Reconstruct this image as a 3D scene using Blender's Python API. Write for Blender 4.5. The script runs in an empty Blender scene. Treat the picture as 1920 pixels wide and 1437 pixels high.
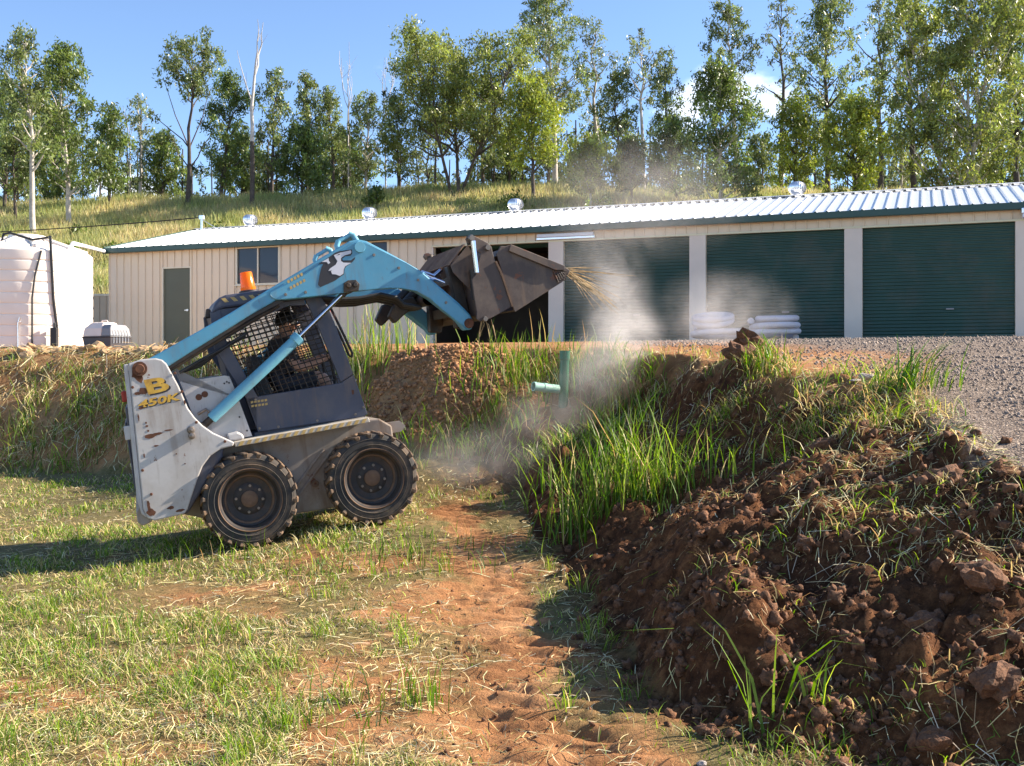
import bpy, bmesh, math, random
import numpy as np
from mathutils import Vector, Matrix, Euler

random.seed(7)
RNG = np.random.default_rng(11)
scene = bpy.context.scene
COL = scene.collection
rad = math.radians

# ------------------------------------------------------------------ camera
EYE = 1.5
cam_data = bpy.data.cameras.new('camera')
cam_data.sensor_fit = 'HORIZONTAL'
cam_data.sensor_width = 36.0
cam_data.lens = 36.0 * 2060.0 / 1920.0
cam_data.shift_y = -13.5 / 1920.0
cam_data.clip_start = 0.05
cam_data.clip_end = 4000.0
cam = bpy.data.objects.new('camera', cam_data)
COL.objects.link(cam)
cam.location = (0, 0, EYE)
cam.rotation_euler = (rad(90), 0, 0)
scene.camera = cam

# ------------------------------------------------------------------ sky, sun, exposure
SUN_AZ = 13.0      # degrees behind the picture plane, sun stands to the right
SUN_EL = 31.0
to_sun = Vector((math.cos(rad(SUN_AZ)) * math.cos(rad(SUN_EL)),
                 math.sin(rad(SUN_AZ)) * math.cos(rad(SUN_EL)),
                 math.sin(rad(SUN_EL))))
world = bpy.data.worlds.new('World')
scene.world = world
world.use_nodes = True
wt = world.node_tree
wt.nodes.clear()
w_out = wt.nodes.new('ShaderNodeOutputWorld')
w_bg = wt.nodes.new('ShaderNodeBackground')
w_sky = wt.nodes.new('ShaderNodeTexSky')
w_sky.sky_type = 'NISHITA'
w_sky.sun_disc = False
w_sky.sun_elevation = rad(SUN_EL)
w_sky.sun_rotation = rad(90.0 - SUN_AZ)
w_sky.altitude = 3000
w_sky.air_density = 1.0
w_sky.dust_density = 0.0
w_sky.ozone_density = 2.4
w_bg.inputs['Strength'].default_value = 0.104
# low broken cumulus: noise over the whole sky dome, fading out with height
w_geo = wt.nodes.new('ShaderNodeTexCoord')
w_map = wt.nodes.new('ShaderNodeMapping')
w_map.inputs['Scale'].default_value = (1.0, 1.0, 2.2)
w_map.inputs['Location'].default_value = (0.7, 1.3, 0.0)
w_map.inputs['Rotation'].default_value = (0, 0, 0.3)
w_noise = wt.nodes.new('ShaderNodeTexNoise')
w_noise.inputs['Scale'].default_value = 5.0
w_noise.inputs['Detail'].default_value = 7.0
w_noise.inputs['Roughness'].default_value = 0.58
w_ramp = wt.nodes.new('ShaderNodeMapRange')
w_ramp.interpolation_type = 'SMOOTHSTEP'
w_ramp.inputs['From Min'].default_value = 0.55
w_ramp.inputs['From Max'].default_value = 0.66
w_sep = wt.nodes.new('ShaderNodeSeparateXYZ')
w_hgt = wt.nodes.new('ShaderNodeMapRange')
w_hgt.interpolation_type = 'SMOOTHSTEP'
w_hgt.inputs['From Min'].default_value = 0.20
w_hgt.inputs['From Max'].default_value = 0.30
w_hgt.inputs['To Min'].default_value = 1.0
w_hgt.inputs['To Max'].default_value = 0.0
w_mul = wt.nodes.new('ShaderNodeMath'); w_mul.operation = 'MULTIPLY'
w_mix = wt.nodes.new('ShaderNodeMix'); w_mix.data_type = 'RGBA'
w_mix.inputs['B'].default_value = (7.2, 7.4, 7.7, 1)
lk = wt.links.new
lk(w_geo.outputs['Generated'], w_map.inputs['Vector'])
lk(w_map.outputs['Vector'], w_noise.inputs['Vector'])
lk(w_noise.outputs['Fac'], w_ramp.inputs['Value'])
lk(w_geo.outputs['Generated'], w_sep.inputs['Vector'])
lk(w_sep.outputs['Z'], w_hgt.inputs['Value'])
lk(w_ramp.outputs['Result'], w_mul.inputs[0])
lk(w_hgt.outputs['Result'], w_mul.inputs[1])
lk(w_mul.outputs['Value'], w_mix.inputs['Factor'])
lk(w_sky.outputs['Color'], w_mix.inputs['A'])
lk(w_mix.outputs['Result'], w_bg.inputs['Color'])
lk(w_bg.outputs['Background'], w_out.inputs['Surface'])

sun_data = bpy.data.lights.new('sun', 'SUN')
sun_data.energy = 5.0
sun_data.angle = rad(0.5)
sun_data.color = (1.0, 0.90, 0.75)
sun = bpy.data.objects.new('sun', sun_data)
COL.objects.link(sun)
sun.location = (30, 10, 30)
sun.rotation_euler = to_sun.to_track_quat('Z', 'Y').to_euler()

scene.view_settings.view_transform = 'Standard'
scene.view_settings.look = 'None'
scene.view_settings.gamma = 1.0
scene.view_settings.use_curve_mapping = False
scene.view_settings.exposure = 1.46
scene.render.engine = 'CYCLES'
scene.cycles.use_denoising = True
scene.cycles.max_bounces = 6
scene.cycles.diffuse_bounces = 3
scene.cycles.glossy_bounces = 3
scene.cycles.transmission_bounces = 4
scene.cycles.transparent_max_bounces = 8
scene.cycles.volume_bounces = 1
scene.cycles.sample_clamp_indirect = 6.0

# ------------------------------------------------------------------ helpers: objects
def tag(o, label=None, cat=None, group=None, kind=None):
    if label: o['label'] = label
    if cat: o['category'] = cat
    if group: o['group'] = group
    if kind: o['kind'] = kind
    return o

def empty(name, loc=(0, 0, 0), rot=(0, 0, 0), parent=None):
    o = bpy.data.objects.new(name, None)
    o.empty_display_size = 0.2
    COL.objects.link(o)
    o.location = loc
    o.rotation_euler = rot
    if parent: o.parent = parent
    return o

def link_mesh(name, me, mat=None, parent=None):
    o = bpy.data.objects.new(name, me)
    COL.objects.link(o)
    if mat is not None and len(me.materials) == 0:
        for m in (mat if isinstance(mat, (list, tuple)) else [mat]):
            me.materials.append(m)
    if parent: o.parent = parent
    return o

def smooth_by_angle(me, ang=35):
    me.polygons.foreach_set('use_smooth', [True] * len(me.polygons))
    try:
        me.set_sharp_from_angle(angle=rad(ang))
    except Exception:
        pass

class MB:
    """collects shapes; build() links them as one mesh object"""
    def __init__(self):
        self.v = []; self.f = []; self.mi = []
    def add(self, verts, faces, mi=0):
        b = len(self.v)
        self.v.extend([tuple(p) for p in verts])
        for fc in faces:
            self.f.append([b + i for i in fc]); self.mi.append(mi)
        return self
    def box(self, lo, hi, mi=0, M=None):
        x0, y0, z0 = lo; x1, y1, z1 = hi
        vs = [(x0,y0,z0),(x1,y0,z0),(x1,y1,z0),(x0,y1,z0),(x0,y0,z1),(x1,y0,z1),(x1,y1,z1),(x0,y1,z1)]
        if M is not None: vs = [tuple(M @ Vector(p)) for p in vs]
        return self.add(vs, [(0,3,2,1),(4,5,6,7),(0,1,5,4),(1,2,6,5),(2,3,7,6),(3,0,4,7)], mi)
    def prism(self, pts, y0, y1, mi=0):
        """outline in the x-z plane pulled from y0 to y1"""
        a = sum(pts[i][0]*pts[(i+1) % len(pts)][1] - pts[(i+1) % len(pts)][0]*pts[i][1] for i in range(len(pts)))
        if a < 0: pts = pts[::-1]
        n = len(pts)
        vs = [(x, y0, z) for x, z in pts] + [(x, y1, z) for x, z in pts]
        fs = [tuple(range(n)), tuple(range(2*n-1, n-1, -1))]
        fs += [(i, i+n, (i+1) % n + n, (i+1) % n) for i in range(n)]
        return self.add(vs, fs, mi)
    def tube(self, pts, r, seg=10, mi=0, caps=True):
        pts = [Vector(p) for p in pts]
        rs = r if isinstance(r, (list, tuple)) else [r]*len(pts)
        n = len(pts); rings = []
        up = None
        for i, p in enumerate(pts):
            d = (pts[min(i+1, n-1)] - pts[max(i-1, 0)])
            d = d.normalized() if d.length > 1e-9 else Vector((0,0,1))
            if up is None:
                up = Vector((0,0,1)) if abs(d.z) < 0.9 else Vector((1,0,0))
            s = d.cross(up)
            if s.length < 1e-6: s = d.cross(Vector((1,0.3,0)))
            s.normalize(); up = s.cross(d).normalized()
            rings.append([p + (s*math.cos(2*math.pi*k/seg) + up*math.sin(2*math.pi*k/seg))*rs[i] for k in range(seg)])
        vs = [q for ring in rings for q in ring]; fs = []
        for i in range(n-1):
            for k in range(seg):
                k2 = (k+1) % seg
                fs.append((i*seg+k, i*seg+k2, (i+1)*seg+k2, (i+1)*seg+k))
        if caps:
            fs.append(tuple(range(seg-1, -1, -1)))
            fs.append(tuple((n-1)*seg+k for k in range(seg)))
        return self.add(vs, fs, mi)
    def lathe(self, prof, center, axis='y', seg=40, mi=0, closed=False):
        """profile (radius, along axis) turned round an axis through center"""
        cx, cy, cz = center; vs = []; n = len(prof)
        for k in range(seg):
            a = 2*math.pi*k/seg; c, s = math.cos(a), math.sin(a)
            for r, h in prof:
                if axis == 'y': vs.append((cx + r*c, cy + h, cz + r*s))
                elif axis == 'x': vs.append((cx + h, cy + r*c, cz + r*s))
                else: vs.append((cx + r*c, cy + r*s, cz + h))
        fs = []
        m = n if closed else n-1
        for k in range(seg):
            k2 = (k+1) % seg
            for i in range(m):
                j = (i+1) % n
                q = (k*n+i, k2*n+i, k2*n+j, k*n+j)
                fs.append(q if axis != 'y' else q[::-1])
        return self.add(vs, fs, mi)
    def build(self, name, mat=None, parent=None, bevel=0, smooth=None, seg=2, fix=True):
        me = bpy.data.meshes.new(name)
        me.from_pydata(self.v, [], self.f)
        if mat is not None:
            for m in (mat if isinstance(mat, (list, tuple)) else [mat]): me.materials.append(m)
        if any(self.mi): me.polygons.foreach_set('material_index', self.mi)
        if fix:
            bm = bmesh.new(); bm.from_mesh(me)
            bmesh.ops.recalc_face_normals(bm, faces=bm.faces)
            bm.to_mesh(me); bm.free()
        if smooth: smooth_by_angle(me, smooth)
        o = link_mesh(name, me, None, parent)
        if bevel:
            b = o.modifiers.new('bevel', 'BEVEL')
            b.width = bevel; b.segments = seg; b.limit_method = 'ANGLE'; b.angle_limit = rad(40)
        return o

def copy_tree(o, parent=None):
    c = o.copy(); COL.objects.link(c); c.parent = parent
    for ch in list(o.children): copy_tree(ch, c)
    return c

def np_mesh(name, co, quads=None, tris=None, cols=None):
    """fast mesh from arrays; cols = one RGB per vertex stored as attribute 'tint'"""
    me = bpy.data.meshes.new(name)
    nq = 0 if quads is None else len(quads); nt = 0 if tris is None else len(tris)
    me.vertices.add(len(co)); me.vertices.foreach_set('co', np.ascontiguousarray(co, dtype=np.float32).ravel())
    loops = np.concatenate([a.ravel() for a in (quads, tris) if a is not None]).astype(np.int32)
    me.loops.add(len(loops)); me.loops.foreach_set('vertex_index', loops)
    starts = np.concatenate([np.arange(nq)*4, nq*4 + np.arange(nt)*3]).astype(np.int32)
    me.polygons.add(nq+nt); me.polygons.foreach_set('loop_start', starts)
    if cols is not None:
        at = me.attributes.new('tint', 'FLOAT_COLOR', 'POINT')
        c4 = np.ones((len(co), 4), dtype=np.float32); c4[:, :3] = cols
        at.data.foreach_set('color', c4.ravel())
    me.update(calc_edges=True)
    return me

# ------------------------------------------------------------------ helpers: noise
_perm = np.random.default_rng(3).permutation(512)
_perm = np.concatenate([_perm, _perm, _perm])
_ang = np.random.default_rng(4).random(512) * 2*np.pi
def perlin(x, y):
    x = np.asarray(x, float); y = np.asarray(y, float)
    xi = np.floor(x).astype(int); yi = np.floor(y).astype(int)
    xf = x-xi; yf = y-yi
    u = xf*xf*xf*(xf*(xf*6-15)+10); v = yf*yf*yf*(yf*(yf*6-15)+10)
    def g(ix, iy, dx, dy):
        h = _perm[(_perm[ix & 511] + (iy & 511)) & 511]
        a = _ang[h]; return np.cos(a)*dx + np.sin(a)*dy
    n00 = g(xi, yi, xf, yf); n10 = g(xi+1, yi, xf-1, yf)
    n01 = g(xi, yi+1, xf, yf-1); n11 = g(xi+1, yi+1, xf-1, yf-1)
    return ((n00*(1-u)+n10*u)*(1-v) + (n01*(1-u)+n11*u)*v)*1.5
def fbm(x, y, oct=4, lac=2.03, gain=0.5):
    s = 0; a = 1; fr = 1; t = 0
    for i in range(oct):
        s = s + a*perlin(x*fr+17.3*i, y*fr-9.1*i); t += a; a *= gain; fr *= lac
    return s/t
def lumps(x, y):
    """rounded clods with creased gaps between them, 0..1 (cell noise)"""
    xi = np.floor(x).astype(int); yi = np.floor(y).astype(int)
    best = np.full(np.shape(x), 9.0)
    for dx in (-1, 0, 1):
        for dy in (-1, 0, 1):
            h = _perm[(_perm[(xi+dx) & 511] + ((yi+dy) & 511)) & 511]
            px = xi+dx+(h*0.61803 % 1.0); py = yi+dy+(h*0.7548 % 1.0)
            w = 0.75 + 0.6*((h*0.377) % 1.0)
            best = np.minimum(best, np.hypot(x-px, y-py)*w)
    return np.clip(1-best*best*1.6, 0, 1)
def sstep(a, b, x):
    t = np.clip((x-a)/(b-a), 0, 1); return t*t*(3-2*t)

# ------------------------------------------------------------------ helpers: materials
def new_mat(name):
    m = bpy.data.materials.new(name); m.use_nodes = True
    nt = m.node_tree; nt.nodes.clear()
    out = nt.nodes.new('ShaderNodeOutputMaterial')
    b = nt.nodes.new('ShaderNodeBsdfPrincipled')
    nt.links.new(b.outputs[0], out.inputs['Surface'])
    return m, nt, b, out
def N(nt, kind, **kw):
    n = nt.nodes.new(kind)
    for k, v in kw.items():
        if hasattr(n, k) and not k[0].isupper(): setattr(n, k, v)
        else: n.inputs[k].default_value = v
    return n
def noise_node(nt, scale, detail=4, rough=0.55, coord='Object', stretch=None):
    tc = N(nt, 'ShaderNodeTexCoord')
    n = N(nt, 'ShaderNodeTexNoise', Scale=scale, Detail=detail, Roughness=rough)
    if stretch:
        mp = N(nt, 'ShaderNodeMapping'); mp.inputs['Scale'].default_value = stretch
        nt.links.new(tc.outputs[coord], mp.inputs['Vector']); nt.links.new(mp.outputs['Vector'], n.inputs['Vector'])
    else:
        nt.links.new(tc.outputs[coord], n.inputs['Vector'])
    return n
def ramp(nt, src, stops):
    r = nt.nodes.new('ShaderNodeValToRGB')
    el = r.color_ramp.elements
    while len(el) < len(stops): el.new(0.5)
    for e, (p, c) in zip(el, stops):
        e.position = p; e.color = (c[0], c[1], c[2], 1) if not isinstance(c, (int, float)) else (c, c, c, 1)
    nt.links.new(src, r.inputs['Fac'])
    return r
def mixc(nt, fac, a, b, mode='MIX'):
    m = N(nt, 'ShaderNodeMix', data_type='RGBA', blend_type=mode)
    for key, val in (('Factor', fac), ('A', a), ('B', b)):
        s = m.inputs[key] if key == 'Factor' else [i for i in m.inputs if i.name == key and i.type == 'RGBA'][0]
        if isinstance(val, (int, float)): s.default_value = val
        elif isinstance(val, tuple): s.default_value = (*val, 1)
        else: nt.links.new(val, s)
    return [o for o in m.outputs if o.type == 'RGBA'][0]
def bump(nt, b, src, strength=0.3, dist=0.02):
    bp = N(nt, 'ShaderNodeBump', Strength=strength, Distance=dist)
    nt.links.new(src, bp.inputs['Height']); nt.links.new(bp.outputs['Normal'], b.inputs['Normal'])

def simple_mat(name, col, rough=0.6, metal=0.0, var=0.15, scale=6.0, dirt=None, dirt_amt=0.0, dirt_scale=3.0, bmp=0.0, coord='Object', dirt_lo=0.5, dirt_hi=0.68):
    """painted or bare surface with tonal variation, optional patches of dirt or rust of a second colour"""
    m, nt, b, out = new_mat(name)
    n1 = noise_node(nt, scale, 5, 0.6, coord)
    lo = tuple(max(0, c*(1-var)) for c in col); hi = tuple(min(1, c*(1+var)) for c in col)
    r = ramp(nt, n1.outputs['Fac'], [(0.3, lo), (0.7, hi)])
    c = r.outputs['Color']
    if dirt is not None:
        n2 = noise_node(nt, dirt_scale, 8, 0.68, coord)
        k = N(nt, 'ShaderNodeMapRange'); k.inputs['From Min'].default_value = dirt_lo; k.inputs['From Max'].default_value = dirt_hi
        k.inputs['To Max'].default_value = dirt_amt
        nt.links.new(n2.outputs['Fac'], k.inputs['Value'])
        c = mixc(nt, k.outputs['Result'], c, dirt)
        rr = N(nt, 'ShaderNodeMapRange'); rr.inputs['To Min'].default_value = rough; rr.inputs['To Max'].default_value = 0.9
        nt.links.new(k.outputs['Result'], rr.inputs['Value']); nt.links.new(rr.outputs['Result'], b.inputs['Roughness'])
    else:
        b.inputs['Roughness'].default_value = rough
    nt.links.new(c, b.inputs['Base Color'])
    b.inputs['Metallic'].default_value = metal
    if bmp: bump(nt, b, n1.outputs['Fac'], bmp, 0.01)
    return m

def leaf_mat(name, transl=0.35, rough=0.45, spec=0.4):
    """thin leaf or blade: colour from the per-piece tint, some light passes through"""
    m, nt, b, out = new_mat(name)
    a = N(nt, 'ShaderNodeAttribute', attribute_name='tint')
    b.inputs['Roughness'].default_value = rough
    b.inputs['Specular IOR Level'].default_value = spec
    nt.links.new(a.outputs['Color'], b.inputs['Base Color'])
    t = N(nt, 'ShaderNodeBsdfTranslucent')
    hs = N(nt, 'ShaderNodeHueSaturation', Saturation=1.15, Value=1.35)
    nt.links.new(a.outputs['Color'], hs.inputs['Color']); nt.links.new(hs.outputs['Color'], t.inputs['Color'])
    mx = N(nt, 'ShaderNodeMixShader', Fac=transl)
    nt.links.new(b.outputs[0], mx.inputs[1]); nt.links.new(t.outputs[0], mx.inputs[2])
    nt.links.new(mx.outputs[0], out.inputs['Surface'])
    return m

M = {}
M['leaf'] = leaf_mat('leaf', 0.42, 0.38, 0.5)
M['grass'] = leaf_mat('grass_blade', 0.45, 0.5, 0.35)
M['straw'] = leaf_mat('straw', 0.15, 0.7, 0.2)

# ------------------------------------------------------------------ terrain
FOOT = [(-600, 19), (-30, 18), (-12, 17.0), (-7.5, 16.2), (-5.2, 15.2), (-3.6, 13.6), (-2.2, 12.2), (-1.05, 11.4), (-0.3, 10.95), (0.15, 10.5),
        (0.12, 9.6), (0.22, 8.4), (0.38, 7.2), (0.5, 6.0), (0.60, 5.0), (0.74, 4.5), (1.0, 4.2), (1.5, 3.98), (2.0, 3.8), (3.0, 3.5), (6, 2.5), (20, -5), (60, -60)]
CREST = [(-600, 24), (-30, 22.5), (-14, 20.8), (-8.4, 19.4), (-5.9, 18.3), (-4.2, 16.6), (-2.7, 14.5), (-1.25, 13.0), (-0.45, 12.75), (0.2, 12.9), (0.85, 12.7),
         (1.4, 11.9), (1.75, 11.0), (1.95, 10.2), (2.4, 8.8), (2.66, 7.5), (2.46, 6.3), (2.32, 5.45), (2.55, 5.05), (3.3, 4.6), (6, 3.8), (20, 0), (80, -60)]
LOWER_PTS = [(-2,3.5,.03),(0,3.5,.03),(.67,4.33,.08),(1,3,.05),(-2,5,.08),(-.8,5.1,.10),(.2,5.5,.12),(.42,7.14,.2),(-1.8,7,.15),(-3.5,7.5,.09),
    (-1.88,8.12,.222),(-1.0,8.42,.35),(-2.31,9.36,.222),(-1.43,9.66,.35),(-.5,9.3,.41),(.15,10.5,.55),(-1.05,11.4,.68),(-2.3,12.2,.48),(-3.6,13.6,.26),(-5.2,15.2,.15),
    (-7.5,16.2,.1),(-12,17,.1),(-5,9,.07),(-6,12,.07),(-10,10,.05),(-10,3,0),(-5,4,.0),(3,1,.05),(-5,0,0),(0,0,0),(-12,-6,0),(4,-6,0.05),(-3,10.5,.2),(-4,11.5,.13)]
def _tps_fit(P):
    P = np.array(P, float); n = len(P)
    d = np.hypot(P[:, None, 0]-P[None, :, 0], P[:, None, 1]-P[None, :, 1])
    K = np.where(d > 0, d*d*np.log(d+1e-12), 0) + np.eye(n)*0.02
    A = np.zeros((n+3, n+3)); A[:n, :n] = K; A[:n, n] = 1; A[:n, n+1:] = P[:, :2]; A[n:, :n] = A[:n, n:].T
    b = np.zeros(n+3); b[:n] = P[:, 2]
    return P, np.linalg.solve(A, b)
_TP, _TW = _tps_fit(LOWER_PTS)
def lower(x, y):
    x = np.clip(x, -13, 4); y = np.clip(y, -6, 17.5)
    s = _TW[-3] + _TW[-2]*x + _TW[-1]*y
    for (px, py, _), w in zip(_TP, _TW[:-3]):
        d2 = (x-px)**2 + (y-py)**2
        s = s + w*0.5*d2*np.log(d2+1e-12)
    return s
# shed front line: through SA along SE, outward normal SN (towards the lawn)
SA = np.array([-1.987, 28.0]); SE = np.array([0.9367, -0.3502]); SN = np.array([-0.3502, -0.9367]); PAD_Z = 2.31
def front_dist(x, y):
    return (x-SA[0])*SN[0] + (y-SA[1])*SN[1]
def upper(x, y):
    d = front_dist(x, y)
    p = np.interp(d, [0, 4, 11.2, 13.3, 15, 16.5, 17.6, 19.8, 22, 26, 60], [2.31, 2.2, 1.93, 1.83, 1.66, 1.52, 1.38, 1.02, .75, .4, .1])
    return p
def hill(x, y):
    crest = 14.6 + 0.04*np.clip(x, -60, 0) - 0.02*np.clip(x, 0, 60)
    t = np.clip((y-40)/36, 0, 1)
    h = (crest-PAD_Z)*(t*0.9 + 0.1*t*t*(3-2*t))
    h = h - np.clip(y-76, 0, 400)*0.06 - np.clip(np.abs(x)-80, 0, 300)*0.02*t
    return h
def poly_dist(x, y, pl):
    d = np.full(np.shape(x), 1e9)
    for (ax, ay), (bx, by) in zip(pl[:-1], pl[1:]):
        ex, ey = bx-ax, by-ay
        t = np.clip(((x-ax)*ex + (y-ay)*ey)/(ex*ex+ey*ey), 0, 1)
        d = np.minimum(d, np.hypot(x-ax-t*ex, y-ay-t*ey))
    return d
def inside(x, y, poly):
    r = np.zeros(np.shape(x), bool)
    n = len(poly)
    for i in range(n):
        ax, ay = poly[i]; bx, by = poly[(i+1) % n]
        if ay == by: continue
        c = ((ay > y) != (by > y)) & (x < (bx-ax)*(y-ay)/(by-ay)+ax)
        r ^= c
    return r
LOW_POLY = FOOT + [(-600, -60)]
UP_POLY = CREST + [(900, -60), (900, 1200), (-600, 1200)]
def bank_t(x, y):
    lo = inside(x, y, LOW_POLY); up = inside(x, y, UP_POLY)
    df = poly_dist(x, y, FOOT); dc = poly_dist(x, y, CREST)
    t = df/(df+dc+1e-9)
    t = np.where(lo, 0, np.where(up, 1, t))
    return t, lo, up, df, dc
def height(x, y, detail=True):
    x = np.asarray(x, float); y = np.asarray(y, float)
    wx = x + 0.16*perlin(x*1.7, y*1.7) + 0.06*perlin(x*5+3, y*5)
    wy = y + 0.16*perlin(x*1.7+31, y*1.7) + 0.06*perlin(x*5, y*5+9)
    near = (y < 25)
    wx = np.where(near, wx, x); wy = np.where(near, wy, y)
    t, lo, up, df, dc = bank_t(wx, wy)
    right = sstep(-0.3, 0.6, x)                      # freshly cut bank on the right, older one behind
    prof_r = np.interp(t, [0, .03, .20, .32, .6, 1], [0, .04, .40, .58, .76, 1])
    prof_c = np.interp(t, [0, .04, .22, .50, .70, .90, 1], [0, .05, .30, .46, .56, .93, 1])   # undercut crest further back
    nf_ = sstep(.9, 1.5, x)*sstep(6.0, 5.0, y)
    prof_r = prof_r*(1-nf_) + np.interp(t, [0, .3, .7, 1], [0, .27, .72, 1])*nf_      # gentler run-out near the front
    cr_ = sstep(6.2, 7.6, y); prof_r = prof_r*(1-cr_) + prof_c*cr_
    prof_l = np.interp(t, [0, .12, .5, .82, 1], [0, .14, .60, .92, 1])
    pr = prof_l*(1-right) + prof_r*right
    L = lower(x, y); U = upper(x, y)
    h = L + (U-L)*pr
    # mound of dumped soil on the back bank, dip of the digging ramp beside it
    h = h + 0.15*np.exp(-((x+0.85)/0.70)**2-((y-12.3)/0.55)**2)
    h = h - 0.16*np.exp(-((x-0.75)/0.45)**2-((y-10.9)/0.6)**2) 
    h = h + 0.16*np.exp(-((x-2.05)/0.28)**2-((y-9.7)/0.3)**2)
    h = h + np.where(y > 40, hill(x, y), 0)
    if detail:
        g = np.clip(1-y/40, 0.0, 1)
        fresh = fresh_mask(x, y, t, lo, up)
        lawn = lo.astype(float)*(1-fresh)
        h = h + g*(0.020*fbm(x*2.1, y*2.1, 3) + 0.012*fbm(x*9, y*9, 3)*(0.5+0.5*lawn))
        wxx = x + .06*perlin(x*8, y*8) + .02*perlin(x*23, y*23); wyy = y + .06*perlin(x*8+7, y*8) + .02*perlin(x*23, y*23+5)
        clumpy = sstep(-.05, .35, perlin(x*1.3, y*1.3+3))
        rough = 0.17*fbm(wxx*2.4, wyy*2.4, 7, 2.15, .66) + clumpy*(lumps(wxx*3.0, wyy*3.0)*0.07 + lumps(wxx*8+5, wyy*8)*0.03) + 0.016*fbm(wxx*40, wyy*40, 3, 2, .7)
        h = h + fresh*(rough - 0.03)
        oldb = ((~lo) & (~up)).astype(float)*(1-fresh)*g
        h = h + oldb*(0.09*fbm(x*3+8, y*3, 4) + 0.03*(lumps(x*6, y*6)-0.5))
        # wheel tracks with lug prints along the foot of the bank
        tr = track_mask(x, y)
        h = h + tr*((0.007+.013*sstep(-.25, .25, perlin(x*1.2+4, y*1.2)))*np.sin((y*0.97+x*0.2)*2*np.pi/0.15 + 1.8*perlin(x*3, y*3)) + 0.030*fbm(x*5, y*5, 5, 2.1, .62) - 0.015)
        h = h + np.where(y > 42, 0.25*fbm(x*0.25, y*0.25, 3), 0)
        gv = up.astype(float)*g
        h = h + gv*(0.012*fbm(x*14, y*14, 2))
    return h
def fresh_mask(x, y, t, lo, up):
    bank = (~lo) & (~up)
    r = bank & (x > -0.1) & (y < 11.2)
    m = r.astype(float)
    df = poly_dist(x, y, FOOT)
    m = np.maximum(m, np.where(lo & (x > -0.6), np.clip(1-df/0.22, 0, 1)*0.6, 0))
    dc = poly_dist(x, y, CREST)
    m = np.maximum(m, np.where(up & (y < 9) & (x > 0), np.clip(1-dc/0.3, 0, 1)*0.5, 0))
    # churned ground in front of the machine
    m = np.maximum(m, 0.8*np.exp(-((x+0.25)/0.6)**2-((y-10.3)/0.8)**2)*(y > 9.2))
    m = m*(1-.75*sstep(.80, .97, t)*bank*sstep(6.5, 8, y))
    return m*sstep(13, 11, y)
def track_mask(x, y):
    c = np.interp(y, [2, 4.2, 6.2, 8, 9.5], [.25, .15, -.08, -.25, -.55])
    w = np.interp(y, [2, 4.2, 6.2, 8, 9.5], [.42, .42, .40, .30, .30])
    return np.clip(1.25-np.abs((x-c)/w)**2, 0, 1)*sstep(10, 9.2, y)*(y > 0)
def hgt(x, y): return float(height(np.array([x]), np.array([y]))[0])
BARE = [(-1.75, 6.85, .50, .30), (-2.1, 4.9, .50, .30), (-.75, 5.15, .40, .3), (-1.0, 7.4, .40, .25), (-.35, 6.6, .35, .3)]
def bare_mask(x, y):
    """worn soil: ragged patches from broad and fine noise, a few large ones, and the wheel track"""
    nx = x + 0.30*perlin(x*2.3, y*2.3+7) + .10*perlin(x*7, y*7); ny = y + 0.30*perlin(x*2.3+11, y*2.3) + .10*perlin(x*7+3, y*7)
    m = np.zeros(np.shape(x))
    for cx, cy, rx, ry in BARE:
        m = np.maximum(m, np.exp(-((nx-cx)/rx)**2-((ny-cy)/ry)**2))
    g = fbm(nx*1.15+2, ny*.9+40, 4, 2.1, .6)
    worn = sstep(-3.2, -.9, x)*sstep(8.6, 7.4, y)
    m = np.maximum(m, sstep(.22-.26*worn, .50-.22*worn, g)*(.35+.65*worn))
    m = np.clip(m*(1+.6*perlin(x*11, y*11)), 0, 1)
    m = np.maximum(m, track_mask(nx, ny))
    return m*sstep(12, 10.5, y)

def axis(segs):
    out = [segs[0][0]]
    for a, b, s in segs:
        n = max(1, int(round((b-a)/s))); out.extend(list(np.linspace(a, b, n+1)[1:]))
    return np.array(out)
gx = axis([(-600,-200,100),(-200,-60,20),(-60,-20,4),(-20,-7,0.5),(-7,-4,0.09),(-4,-1.2,0.034),(-1.2,3.9,0.022),(3.9,7,0.10),(7,20,0.6),(20,60,3),(60,200,20),(200,600,100)])
gy = axis([(-60,-5,8),(-5,2.4,0.5),(2.4,3.2,0.05),(3.2,5,0.016),(5,7,0.022),(7,10,0.030),(10,13.5,0.045),(13.5,20,0.11),(20,30,0.6),(30,90,1.2),(90,160,8),(160,900,70)])
GX, GY = np.meshgrid(gx, gy)
GZ = height(GX, GY)
gt, glo, gup, gdf, gdc = bank_t(GX + 0.12*perlin(GX*2.5, GY*2.5), GY + 0.12*perlin(GX*2.5+5, GY*2.5))
g_fresh = fresh_mask(GX, GY, gt, glo, gup)
g_bare = bare_mask(GX, GY)
g_gravel = np.where(gup, sstep(0.0, 0.16, gdc + 0.10*perlin(GX*2.6, GY*2.6)), 0)*sstep(0.0, 1.6, GX + .5*perlin(GX*.7, GY*.7) - np.interp(GY, [0, 5, 7, 8.5, 10, 12, 16, 22], [0, .6, 1.4, 2.2, 2.6, 2.4, 2.2, 2.0]))
g_hill = sstep(38, 44, GY)

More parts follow.
